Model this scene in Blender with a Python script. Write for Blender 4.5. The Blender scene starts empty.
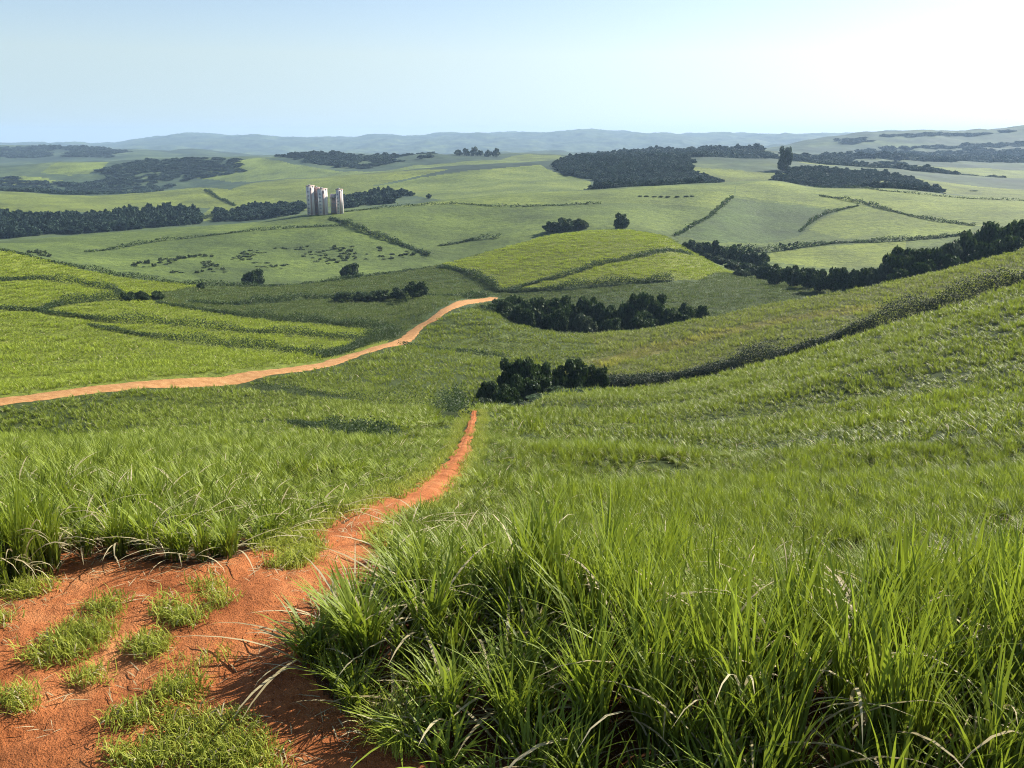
import bpy, math, random
import numpy as np
from math import radians as R

# ---------------------------------------------------------------- camera, sky, sun, exposure
scene = bpy.context.scene
DENOISE = True
SUN_AZ, SUN_EL = 60.0, 37.0          # clockwise from the view direction (+Y)
cam_d = bpy.data.cameras.new('camera'); cam = bpy.data.objects.new('camera', cam_d)
scene.collection.objects.link(cam); scene.camera = cam
cam_d.sensor_width = 36.0; cam_d.lens = 36.0 * 900.0 / 1024.0
cam_d.clip_start = 0.1; cam_d.clip_end = 60000
cam.location = (0, 0, 6.0); cam.rotation_euler = (R(90 - 15.2), 0, 0)
world = bpy.data.worlds.new('World'); scene.world = world; world.use_nodes = True
wt = world.node_tree
sky = wt.nodes.new('ShaderNodeTexSky'); sky.sky_type = 'NISHITA'; sky.sun_disc = False
sky.sun_elevation = R(SUN_EL); sky.sun_rotation = R(SUN_AZ)
sky.altitude = 100; sky.air_density = 1.0; sky.dust_density = 0.95; sky.ozone_density = 1.2
bg = wt.nodes['Background']; bg.inputs['Strength'].default_value = 0.07
# sample the sky a little above the horizon so that the lowest degrees stay as pale as the rest
tc = wt.nodes.new('ShaderNodeTexCoord'); sx = wt.nodes.new('ShaderNodeSeparateXYZ'); cx = wt.nodes.new('ShaderNodeCombineXYZ'); mz = wt.nodes.new('ShaderNodeMath')
mz.operation = 'MAXIMUM'; mz.inputs[1].default_value = 0.085
wt.links.new(tc.outputs['Generated'], sx.inputs[0]); wt.links.new(sx.outputs[0], cx.inputs[0]); wt.links.new(sx.outputs[1], cx.inputs[1])
wt.links.new(sx.outputs[2], mz.inputs[0]); wt.links.new(mz.outputs[0], cx.inputs[2]); wt.links.new(cx.outputs[0], sky.inputs[0])
tn = wt.nodes.new('ShaderNodeMix'); tn.data_type = 'RGBA'; tn.blend_type = 'MULTIPLY'; tn.inputs[0].default_value = 1; tn.inputs[7].default_value = (1.0, .985, 1.0, 1)
wt.links.new(sky.outputs[0], tn.inputs[6]); wt.links.new(tn.outputs[2], bg.inputs['Color'])
sun_d = bpy.data.lights.new('sun', 'SUN'); sun_d.energy = 5.0; sun_d.angle = R(0.55); sun_d.color = (1.0, 0.93, 0.82)
sun = bpy.data.objects.new('sun', sun_d); scene.collection.objects.link(sun)
sun.rotation_euler = (R(90 - SUN_EL), 0, R(180 - SUN_AZ)); sun.location = (50, 20, 60)
scene.view_settings.view_transform = 'Standard'; scene.view_settings.look = 'None'
scene.view_settings.exposure = 1.2; scene.view_settings.gamma = 1.0
scene.render.engine = 'CYCLES'
scene.cycles.max_bounces = 6; scene.cycles.diffuse_bounces = 3; scene.cycles.glossy_bounces = 2
scene.cycles.transmission_bounces = 4; scene.cycles.volume_bounces = 0; scene.cycles.transparent_max_bounces = 6
scene.cycles.use_denoising = DENOISE; scene.cycles.denoiser = 'OPENIMAGEDENOISE'; scene.cycles.denoising_prefilter = 'NONE'; scene.cycles.denoising_input_passes = 'RGB_ALBEDO_NORMAL'
scene.cycles.pixel_filter_type = 'BLACKMAN_HARRIS'; scene.cycles.filter_width = 1.05
rng = np.random.default_rng(7)
COL = scene.collection

HAZE_DENSITY = 0.00008
# surveyed layout of the land, in metres
CURVES = [[[-1.4439,1,0.0],[0.0,1,0.0],[1.4439,1,0.0]],[[-0.7899,8.0,0.0],[0.0,8.0,0.0],[0.3712,8.0,0.05],[0.7568,8.0,0.1]],[[-0.7418,12.5,0.0],[-0.3297,12.5,0.0],[-0.136,12.5,-0.1],[0.0,12.5,-0.6],[0.3571,12.5,-1.2],[0.7264,12.5,-1.0]],[[-0.724,20,-1.6],[-0.3233,20,-2.0],[-0.1335,20,-2.2],[0.0,20,-3.0],[0.3503,20,-3.9],[0.7118,20,-3.5]],[[-0.7184,35,-6.2],[-0.3011,35,-6.5],[-0.0494,35,-6.5],[0.0331,35,-7.4],[0.1522,35,-8.0],[0.3048,35,-8.2],[0.4612,35,-8.0],[0.6961,35,-7.4]],[[-0.7191,80,-22.2],[-0.5249,82,-22.0],[-0.3756,84,-21.2],[-0.247,82,-20.2],[-0.1304,75,-17.6],[-0.0488,75,-17.0],[0.0559,75,-18.0],[0.1494,75,-18.4],[0.2984,75,-18.0],[0.4498,75,-16.4],[0.5908,75,-15.0],[0.7337,75,-14.0]],[[-0.7107,88,-20.87],[-0.5938,93,-21.95],[-0.4432,108,-24.38],[-0.2948,125,-27.96],[-0.1478,115,-27.42],[0.0,122,-31.67],[0.0554,142,-34.6],[0.1475,150,-36.11],[0.2933,150,-31.73],[0.4348,150,-24.9],[0.5729,150,-18.06],[0.706,150,-11.7]],[[-0.7083,94,-21.46],[-0.5918,99,-22.44],[-0.4417,115,-24.83],[-0.2937,132,-27.98],[-0.147,140,-31.0],[0.0,136,-35.05],[0.0554,150,-37.19],[0.1476,157,-38.59],[0.2934,157,-33.86],[0.4352,157,-26.88],[0.5734,157,-19.71],[0.7064,157,-12.88]],[[-0.7013,130,-27.85],[-0.5853,140,-29.06],[-0.4376,160,-32.05],[-0.2913,180,-35.63],[-0.1967,160,-33.11],[-0.1458,178,-35.01],[-0.0731,170,-35.96],[0.0,165,-37.87],[0.0552,168,-39.84],[0.1472,167,-39.38],[0.2924,170,-35.76],[0.4341,172,-29.44],[0.5721,172,-21.62],[0.705,172,-14.35]],[[-0.6903,190,-31.3],[-0.577,200,-32.52],[-0.4332,210,-35.36],[-0.2896,225,-40.57],[-0.1452,212,-39.94],[-0.0727,200,-38.98],[0.0,195,-40.15],[0.1461,190,-40.1],[0.2898,200,-35.97],[0.4312,205,-30.66],[0.5692,205,-22.83],[0.7009,210,-14.04]],[[-0.6812,240,-28.65],[-0.5716,250,-32.85],[-0.4303,260,-38.17],[-0.2881,275,-45.34],[-0.1445,245,-42.65],[-0.0721,235,-37.82],[-0.0248,228,-37.78],[0.0,225,-39.79],[0.0771,225,-42.39],[0.1449,225,-41.35],[0.2122,230,-39.47],[0.2878,235,-36.95],[0.4286,240,-31.06],[0.5663,245,-23.38],[0.6979,250,-13.61]],[[-0.6769,272,-26.51],[-0.5686,280,-31.76],[-0.4288,295,-39.99],[-0.2873,305,-47.36],[-0.1438,300,-47.87],[-0.0719,262,-40.47],[-0.0248,262,-43.56],[0.0,262,-47.76],[0.0771,262,-50.79],[0.1451,262,-49.88],[0.2125,265,-47.76],[0.2885,275,-46.59],[0.4299,285,-41.35],[0.5686,290,-33.08],[0.7007,300,-21.88]],[[-0.6753,285,-25.51],[-0.5673,292,-30.75],[-0.4283,310,-40.89],[-0.2865,325,-47.49],[-0.1432,340,-49.15],[-0.0717,330,-48.67],[0.0,320,-50.66],[0.1432,325,-46.76],[0.2103,330,-47.55],[0.2862,335,-47.6],[0.4294,340,-48.76],[0.5679,345,-38.77],[0.7003,350,-25.6]],[[-0.6745,300,-25.8],[-0.5663,305,-30.33],[-0.4975,312,-35.97],[-0.428,320,-41.65],[-0.3486,330,-46.07],[-0.286,345,-48.39],[-0.1426,390,-50.55],[-0.0711,410,-48.38],[0.0,440,-44.51],[0.0529,452,-39.92],[0.1133,460,-38.21],[0.163,455,-40.22],[0.1969,445,-47.03],[0.2483,425,-55.06],[0.2855,420,-57.17],[0.4288,400,-56.0],[0.5676,400,-44.86],[0.7003,400,-29.97]],[[-0.6765,350,-33.77],[-0.5676,360,-38.88],[-0.4291,380,-52.81],[-0.3493,385,-56.61],[-0.2865,400,-58.6],[-0.1428,450,-61.11],[-0.0712,480,-59.16],[0.0,510,-55.32],[0.1137,530,-50.73],[0.1636,525,-53.65],[0.1974,520,-59.4],[0.248,500,-62.43],[0.2849,480,-61.3],[0.4278,470,-61.47],[0.5689,470,-56.76],[0.7028,470,-41.22]],[[-0.6761,430,-41.91],[-0.5663,440,-44.96],[-0.4264,460,-54.4],[-0.2843,480,-57.03],[-0.1416,530,-56.56],[-0.0707,550,-55.89],[0.0,570,-50.03],[0.1131,580,-44.7],[0.1963,560,-52.72],[0.2833,540,-57.74],[0.4245,540,-55.36],[0.564,540,-48.26],[0.6999,540,-40.04]],[[-0.6763,550,-55.89],[-0.5651,560,-54.56],[-0.4226,620,-54.27],[-0.281,640,-49.95],[-0.2212,660,-45.98],[-0.1399,680,-42.43],[-0.0698,720,-39.87],[0.0,760,-36.73],[0.0957,800,-35.57],[0.2041,820,-32.26],[0.2777,880,-31.33],[0.3347,850,-36.36],[0.4176,820,-36.61],[0.488,800,-40.69],[0.5582,780,-42.02],[0.6963,780,-45.37]],[[-0.6773,650,-70.72],[-0.5659,660,-68.99],[-0.4232,720,-67.92],[-0.2813,760,-63.74],[-0.2214,780,-57.96],[-0.1401,790,-53.67],[-0.0699,820,-49.76],[0.0,860,-46.03],[0.0959,900,-46.53],[0.2045,930,-43.32],[0.2781,980,-41.8],[0.3351,950,-45.39],[0.418,930,-46.29],[0.4884,910,-50.03],[0.5586,880,-51.01],[0.6969,880,-54.78]],[[-0.6703,900,-64.89],[-0.5604,900,-62.94],[-0.4201,950,-64.73],[-0.2796,1000,-63.07],[-0.1395,1000,-53.43],[-0.0696,1050,-49.68],[0.0,1100,-42.99],[0.0953,1150,-34.27],[0.2034,1150,-31.85],[0.2771,1150,-34.27],[0.3341,1100,-40.66],[0.417,1100,-45.32],[0.5569,1100,-52.34],[0.6943,1100,-54.68]],[[-0.6664,1200,-62.76],[-0.5571,1200,-58.92],[-0.4597,1200,-64.04],[-0.3831,1200,-60.2],[-0.2778,1250,-49.67],[-0.1385,1300,-36.78],[-0.0691,1350,-29.91],[0.0,1350,-27.08],[0.0949,1400,-20.98],[0.2026,1400,-20.98],[0.2761,1350,-22.84],[0.3326,1400,-31.24],[0.4154,1400,-40.08],[0.4853,1400,-47.46],[0.5548,1400,-48.94],[0.692,1400,-53.38]],[[-0.6668,1500,-83.15],[-0.5574,1500,-78.34],[-0.4599,1500,-84.75],[-0.3833,1500,-79.94],[-0.2781,1500,-65.57],[-0.1386,1550,-48.28],[0.0,1600,-36.56],[0.0949,1650,-29.25],[0.2028,1650,-29.25],[0.3327,1650,-39.63],[0.4155,1650,-50.04],[0.555,1650,-60.49],[0.6922,1650,-65.73]],[[-0.6615,2000,-53.51],[-0.553,2000,-47.2],[-0.4876,2000,-38.82],[-0.4141,2000,-36.72],[-0.2759,2000,-30.45],[-0.196,2000,-26.27],[-0.1207,2000,-30.45],[0.0,2000,-22.1],[0.0948,2000,-30.45],[0.1593,2000,-22.1],[0.256,2000,-17.93],[0.332,2000,-32.54],[0.4144,2000,-40.91],[0.5528,2000,-45.1],[0.689,2000,-47.2]],[[-0.6615,2500,-68.38],[-0.5531,2500,-63.13],[-0.4144,2500,-52.64],[-0.276,2500,-44.79],[-0.1208,2500,-44.79],[0.0,2500,-39.56],[0.0949,2500,-44.79],[0.2563,2500,-34.34],[0.332,2500,-42.17],[0.4142,2500,-50.02],[0.5525,2500,-52.64],[0.6886,2500,-55.26]],[[-0.6574,3800,-19.7],[-0.5502,3800,-23.65],[-0.4855,3800,-19.7],[-0.4128,3800,-31.55],[-0.3358,3800,-47.38],[-0.2758,3800,-59.28],[0.0,3800,-55.31],[0.1378,3800,-51.34],[0.2751,3800,-23.65],[0.3301,3800,11.8],[0.3726,3800,27.5],[0.4108,3800,39.25],[0.4469,3800,47.07],[0.4791,3800,43.16],[0.5468,3800,62.69],[0.6807,3800,74.38]],[[-0.6593,5500,-88.48],[-0.5515,5500,-88.48],[-0.2759,5500,-94.23],[0.1379,5500,-88.48],[0.331,5500,-42.63],[0.5498,5500,-25.49],[0.6848,5500,-14.08]],[[-0.6569,9000,-26.86],[-0.5497,9000,-36.19],[-0.4315,9000,-26.86],[-0.3987,9000,19.73],[-0.3448,9000,47.63],[-0.2742,9000,38.33],[-0.1951,9000,19.73],[-0.1371,9000,38.33],[-0.0557,9000,66.19],[0.03,9000,75.47],[0.0941,9000,84.74],[0.2013,9000,56.91],[0.2654,9000,66.19],[0.3724,9000,75.47],[0.5481,9000,56.91],[0.683,9000,56.91]],[[-0.6578,12000,-100.1],[0.6857,12000,-100.1]]]
DIRT = [[-13.01,10.41],[-8.7,10.67],[-7.32,10.78],[-6.88,10.95],[-6.73,11.43],[-6.73,12.33],[-5.97,11.91],[-5.17,11.73],[-4.38,11.72],[-4.03,11.97],[-3.76,12.83],[-3.24,14.15],[-2.99,15.35],[-2.55,16.77],[-2.2,16.69],[-1.88,13.65],[-1.9,11.8],[-2.13,10.66],[-2.3,9.69],[-2.35,9.15],[-2.15,8.75],[-1.74,8.37],[-1.28,8.02],[-0.87,7.67],[-0.4,7.16],[0.07,6.56],[-0.53,6.06],[-4.41,6.09],[-6.13,6.09],[-9.14,6.09],[-12.93,8.62]]
PATH = [[-2.78,13.37],[-2.74,15.2],[-2.46,16.83],[-2.22,20.25],[-2.08,24.35],[-2.11,29.73],[-2.14,36.44],[-2.28,45.38],[-2.71,61.21],[-3.01,68.22],[-2.51,67.76],[-1.72,67.76]]
ROAD = [[-61.76,88.38],[-58.65,91.64],[-56.6,95.48],[-53.67,102.82],[-49.87,110.39],[-45.34,118.64],[-39.72,127.03],[-34.44,141.72],[-30.89,166.97],[-26.04,187.57],[-24.13,219.48],[-19.85,228.39],[-16.02,249.84],[-12.53,301.49],[-6.31,330.71]]
FIELDS = {"cane_left":[[-5.7,6.09],[-67.15,87.3],[-55.81,94.07],[-49.14,108.67],[-39.32,125.63],[-33.16,136.3],[-29.59,159.74],[-23.2,173.88],[-16.41,175.33],[-8.49,176.82],[-6.16,140.18],[-2.74,61.97],[-2.19,43.56],[-2.07,35.2],[-2.04,27.74],[-2.07,22.55],[-2.36,17.63],[-2.73,15.46],[-3.02,13.74],[-3.83,11.55],[-5.74,11.41],[-6.21,9.71],[-5.7,6.09]],"cane_valley":[[-23.58,176.82],[-24.39,191.33],[-22.75,218.21],[-18.63,229.37],[-13.57,232.01],[-5.11,227.33],[2.03,224.26],[17.3,224.26],[19.84,197.73],[9.85,178.85],[7.15,189.51],[-1.5,187.5],[-6.59,180.01],[-16.41,175.33]],"cane_ripe":[[16.72,187.41],[29.31,201.03],[49.54,210.23],[69.27,213.25],[82.53,213.89],[85.52,202.02],[79.7,203.12],[67.06,206.01],[47.94,202.95],[27.98,191.33],[18.15,179.86]],"cane_slope":[[2.03,224.26],[17.29,224.26],[32.51,224.26],[48.58,228.88],[67.25,233.6],[102.17,238.41],[138.73,244.99],[174.6,246.66],[133.09,185.87],[84.12,146.83],[85.82,177.94],[70.19,177.76],[55.55,168.99],[43.47,166.3],[36.19,167.55],[24.56,166.64],[13.22,168.81],[9.85,178.85],[19.84,197.73]],"bright":[[-67.62,87.97],[-56.88,96.0],[-50.14,111.03],[-39.84,127.46],[-34.75,143.04],[-31.14,168.37],[-27.06,187.2],[-30.11,221.25],[-32.65,226.95],[-59.74,249.33],[-83.55,253.85],[-103.8,255.29],[-114.46,290.26],[-113.38,330.43],[-136.04,319.39],[-156.01,310.82],[-172.45,304.54],[-215.86,296.37]],"dark2":[[-103.8,255.29],[-83.55,253.85],[-59.74,249.33],[-32.65,226.95],[-23.99,218.14],[-18.63,229.37],[-14.91,254.98],[-8.07,326.84],[-8.62,350.19],[-17.29,369.17],[-32.07,400.59],[-55.46,389.01],[-71.64,373.46],[-97.78,341.86],[-113.38,330.43],[-114.46,290.26]],"dome":[[-32.42,405.21],[0.0,433.72],[23.88,451.78],[51.87,457.97],[74.13,454.86],[87.17,442.66],[105.54,424.96],[73.91,352.16],[60.39,342.31],[33.14,336.96],[14.37,337.95],[-4.63,344.35],[-9.61,358.38],[-18.25,372.18]],"foot":[[-7.99,323.58],[-4.6,342.48],[14.3,336.22],[32.87,333.98],[60.15,340.8],[101.66,408.97],[163.74,399.73],[99.48,240.04],[49.08,230.44],[-3.1,227.33]],"f3_darkright":[[169.34,702.87],[216.83,689.01],[236.54,662.9],[209.26,629.16],[186.22,586.68],[164.21,563.22],[127.0,552.85],[100.81,561.14],[121.96,600.23],[143.7,643.58]],"f3_light1":[[196.32,602.65],[217.31,639.17],[248.45,672.14],[260.58,681.37],[280.13,626.02],[297.15,583.82],[273.99,561.32],[240.35,561.55],[210.16,572.11]],"f3_light2":[[142.29,506.46],[151.74,530.99],[193.32,549.99],[239.04,550.91],[221.9,509.04],[199.46,487.23],[167.49,488.83]],"f3_plateau":[[-117.45,642.34],[-48.96,701.08],[0.0,739.9],[72.99,762.53],[159.94,783.29],[189.8,783.6],[170.41,707.52],[144.27,649.68],[121.4,661.32],[63.58,661.56],[0.0,661.97],[-53.29,677.61]],"f3_far_right":[[187.98,775.9],[235.85,849.18],[277.43,828.61],[326.73,782.26],[414.69,742.73],[481.18,749.79],[331.09,511.49],[302.46,575.44],[283.41,633.71],[262.31,686.08],[239.09,670.43],[219.4,697.6],[173.23,712.96]],"f3_silo":[[-273.65,503.63],[-251.82,595.68],[-175.05,622.76],[-141.24,638.27],[-117.45,642.34],[-52.82,671.4],[0.0,658.22],[63.02,655.59],[120.7,657.32],[125.1,606.22],[98.8,560.25],[54.59,564.15],[0.0,543.05],[-41.12,514.92],[-50.96,529.01],[-96.47,576.7],[-116.7,600.63],[-162.29,576.02],[-213.38,533.74],[-227.35,480.85]],"f3_leftlow":[[-203.23,300.43],[-301.78,533.86],[-273.65,503.63],[-227.35,480.85],[-213.38,533.74],[-162.29,576.02],[-115.36,593.41],[-66.89,540.12],[-125.09,533.97],[-173.58,502.45],[-199.12,457.41],[-208.42,415.23]],"f4_lefthill":[[-596.31,889.42],[-493.64,880.09],[-393.6,917.08],[-324.38,982.44],[-300.08,1075.86],[-350.96,1144.21],[-420.78,1202.79],[-499.25,1194.64],[-522.04,1135.39],[-665.48,1194.64],[-767.38,1151.49]],"f4_mid":[[-298.17,856.87],[-324.38,982.44],[-300.08,1075.86],[-350.96,1144.21],[-345.71,1244.39],[-174.52,1259.94],[-84.92,1226.82],[-117.37,1177.61],[-169.01,1095.52],[-81.25,1037.5],[-173.29,922.32],[-203.61,877.45]],"f4_center":[[-166.64,1079.54],[-115.97,1162.89],[-55.15,1213.86],[38.05,1258.25],[46.98,1206.56],[90.31,1066.95],[65.28,799.83],[0.0,762.65],[-71.88,915.21]],"f4_midright":[[225.43,1205.88],[298.17,1157.74],[428.05,1168.31],[510.12,1226.2],[602.94,1082.67],[686.16,1072.25],[503.08,783.68],[488.33,1000.72],[428.66,1026.61],[302.73,1081.86],[207.42,856.11],[172.24,821.88]],"f5_a":[[-913.72,1787.9],[-970.32,1989.42],[-862.5,1989.42],[-799.46,1792.66],[-847.77,1770.44]],"f5_b":[[-1131.66,1702.94],[-986.93,1778.26],[-895.85,1750.94],[-826.28,1707.17],[-872.42,1665.5],[-1071.44,1608.65]],"f5_c":[[-533.14,1932.14],[-295.61,1635.76],[-243.54,1584.92],[-169.92,1710.11],[0.0,1717.74],[61.07,1715.86],[-46.74,1350.19],[-180.87,1305.05],[-292.16,1271.35],[-468.46,1616.77],[-602.55,1726.3],[-555.05,1822.47]],"f5_d":[[498.37,1778.35],[646.86,1948.5],[697.6,1804.27],[541.5,1406.42],[431.54,1387.42]],"f5_e":[[598.12,1406.42],[782.78,1406.42],[899.49,1406.42],[1156.99,1816.77],[897.99,1854.4],[771.33,1816.79]],"f5_f":[[41.39,1368.68],[133.4,1406.42],[98.19,1898.9],[0.0,1917.37],[-22.39,1729.94]]}
HEDGE_SHADE_LINES = [[[[-31.54,83.66],[-27.13,83.1],[-21.18,81.97],[-12.58,62.59],[-5.78,44.1]],0.8,0.9],[[[-36.23,122.34],[-28.24,115.35],[-20.28,108.18],[-13.63,104.99],[-8.28,99.02],[-3.32,62.1]],0.8,0.9],[[[-24.02,191.86],[-15.44,188.05],[-9.15,190.94],[-1.52,189.97]],2.0,1.2],[[[18.18,167.98],[24.56,166.64],[30.47,167.63],[36.19,167.55],[43.47,166.3],[49.41,167.38]],5.0,2.8],[[[49.79,168.72],[56.01,170.44],[63.15,174.49],[70.19,177.76],[78.01,177.77],[85.82,177.94],[93.46,177.83],[101.29,174.91]],2.6,3.4],[[[-146.53,246.65],[-142.37,264.58],[-136.69,270.73],[-124.3,269.55],[-112.9,260.1]],2.2,1.7],[[[-125.56,209.69],[-113.74,211.67],[-113.52,223.26],[-108.09,248.73]],2.2,1.7],[[[-113.74,211.67],[-100.68,206.44],[-90.21,203.55],[-74.48,210.78],[-55.77,211.88],[-34.26,200.95]],2.0,1.7],[[[-93.15,195.02],[-82.06,189.38],[-74.79,187.03],[-66.21,186.53],[-51.37,178.85],[-37.14,171.28]],1.8,1.6],[[[-99.84,250.87],[-82.6,250.88],[-58.95,245.96],[-32.65,226.95]],2.6,1.9],[[[-98.77,272.93],[-74.13,311.37],[-39.93,317.77],[-20.95,301.14],[-8.94,331.96]],2.6,1.8],[[[-31.23,389.88],[-18.25,372.18],[-10.41,358.35],[-5.37,342.64]],3.6,2.2],[[[-4.6,342.48],[14.3,336.22],[32.87,333.98],[48.13,336.52],[61.24,342.79]],3.0,2.2],[[[-4.6,342.48],[10.98,351.0],[22.98,355.49],[35.78,365.82],[53.67,378.12],[82.14,416.52]],3.0,1.6],[[[-172.5,304.54],[-156.06,310.82],[-136.75,319.39],[-114.44,328.19],[-97.81,341.86],[-74.81,368.41],[-49.15,394.33],[-36.65,402.46]],2.6,1.6],[[[-227.35,480.85],[-213.38,533.74],[-190.82,554.76],[-162.29,576.02],[-109.85,587.99]],4,2.6],[[[-122.24,612.42],[-96.88,579.31],[-74.68,554.58],[-57.27,533.49],[-47.21,519.36]],7,4.2],[[[-118.71,649.44],[-81.58,666.41],[-46.11,681.06],[0.0,658.22],[63.58,661.56]],4,2.4],[[[170.41,707.52],[143.7,643.58],[121.96,600.23],[100.81,561.14]],5,3.6],[[[248.5,740.49],[261.93,710.23],[270.22,671.62],[281.69,629.69],[299.29,588.2]],5,3.2],[[[190.32,600.28],[207.31,629.52],[230.03,660.68],[257.83,681.96]],5,3.2],[[[113.41,545.76],[152.63,534.26],[195.59,556.76],[237.72,555.09],[278.56,558.09]],6,4.0],[[[-43.57,547.4],[-25.85,557.53],[-7.36,556.37]],5,3.0],[[[279.6,850.31],[306.12,833.14],[317.53,759.8],[383.99,721.37],[400.65,695.05]],4,2.4],[[[-384.16,1150.45],[-333.42,1054.02],[-303.27,1001.99]],6,4.0],[[[-311.12,853.7],[-285.35,907.31],[-250.69,908.36]],8,4.0],[[[-36.69,165.53],[-33.77,177.32],[-31.1,192.5],[-28.21,218.2]],3.4,2.0]]
GROVEA = [[-8.1,258,1.8,6.3],[-3.8,262,5.5,8.2],[0.9,268,9.3,8.9],[6.2,262,10.3,8.7],[10.8,268,11.5,8.9],[15.1,264,11.3,8.2],[19.6,268,10.1,7.7],[23.6,266,12.0,10.0],[27.4,262,9.6,7.0],[31.3,262,7.9,5.8],[37.0,264,12.6,7.6],[42.7,266,11.2,9.5],[47.2,262,7.2,7.0],[51.9,264,7.7,7.6],[56.6,266,5.8,5.3],[3.4,252,7.4,7.3],[12.2,252,7.6,7.3],[20.4,251,6.8,7.3],[28.2,250,5.6,6.7],[37.8,252,6.1,8.4],[47.5,254,5.1,7.3]]
GROVEB = [[2.5,146,8.3,5.2],[0.0,148,6.7,4.9],[5.3,148,6.5,4.9],[8.3,150,5.3,4.3],[11.0,151,6.6,5.7],[15.0,152,5.4,3.7],[1.3,140,5.5,5.3],[4.5,140,4.2,5.3],[-3.5,139,4.5,4.6],[-0.8,134,4.2,4.8],[7.5,136,1.3,5.4],[11.5,137,1.0,5.2],[4.9,128,1.0,6.3],[8.7,126,1.0,5.6],[14.2,140,1.0,4.7],[-4.1,118,2.1,3.4],[-1.0,120,1.8,4.5],[2.5,119,1.0,4.5]]
BELTR = [[164.1,296,17.2,11.2],[160.6,300,17.9,10.7],[159.7,305,20.8,8.8],[152.0,298,17.3,9.9],[148.7,300,15.8,10.7],[139.8,292,15.1,10.4],[133.9,290,14.3,10.3],[130.0,292,14.6,9.7],[127.7,296,17.0,8.6],[122.2,290,14.4,9.0],[117.7,288,10.8,8.3],[118.0,300,10.9,8.0],[116.5,310,10.1,8.3],[114.5,318,10.3,8.5],[110.3,320,9.1,8.5],[108.6,330,8.4,8.8],[106.5,340,8.8,9.1],[103.4,350,9.3,10.1],[173.4,300,16.9,12.0],[179.6,300,16.8,12.0],[148.1,284,11.7,9.5],[156.8,286,11.9,11.4],[137.3,280,9.6,9.3],[127.4,278,8.8,9.3],[119.0,276,8.0,8.6]]
BELTM = [[102.1,520,10.0,9.2],[106.9,515,9.8,10.3],[111.5,505,12.0,11.2],[117.1,500,11.3,11.1],[121.3,490,11.9,10.9],[125.3,480,11.5,11.7],[129.1,470,10.1,11.5],[106.9,500,4.8,10.0],[111.8,485,4.6,10.8],[115.1,465,5.2,11.4],[116.3,440,6.6,10.8],[115.3,410,7.4,10.0],[102.3,400,4.3,8.9]]
LONE = {"bush_left":[-118.1,410,9.4,11.4],"bush_mid":[-79.2,440,9.4,10.8],"tree_dome1":[32.5,560,8.9,13.7],"tree_dome2":[42.1,565,6.3,12.6],"tree_dome3":[24.0,560,7.1,11.2],"tree_dome4":[67.4,560,11.1,10.6],"big":[347.4,1180,29.5,19.7],"tr1":[-32.28,299.55,5.7,8.0],"tr2":[-39.03,307.57,4.1,6.8],"tr3":[-45.99,310.16,3.9,8.3],"tr4":[-52.19,309.75,3.5,7.6],"tr5":[-58.68,307.21,3.5,7.5],"small":[-110.34,316.97,2.6,2.8],"sh1":[-104.69,251.9,3.2,5.0],"sh2":[-103.6,260.55,3.0,4.6],"sh3":[-106.74,247.46,2.5,4.4],"fR":[527.9,1050,1.0,11.7],"c1":[-26.1,560,1.0,5.0]}
BUSHROW = [[97.7,700,1.0,4.7],[102.3,700,1.0,4.7],[108.3,700,1.0,4.7],[113.7,700,1.0,4.7],[119.0,700,1.0,4.7],[125.9,700,1.0,4.7],[132.7,700,1.0,4.7],[137.4,700,1.0,4.7]]
SKYROW = [[-110.0,1900,30.4,19.0],[-93.8,1900,29.0,19.0],[-77.5,1900,27.2,19.0],[-65.2,1900,31.5,19.0],[-48.9,1900,30.8,19.0],[-32.6,1900,29.6,19.0]]
SHRUBS_ROAD = [[-31.1,150,2.5,1.7],[-29.5,155,2.5,2.1],[-27.7,160,2.8,2.1],[-26.5,170,2.5,2.3],[-25.3,180,2.7,2.0]]
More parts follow.
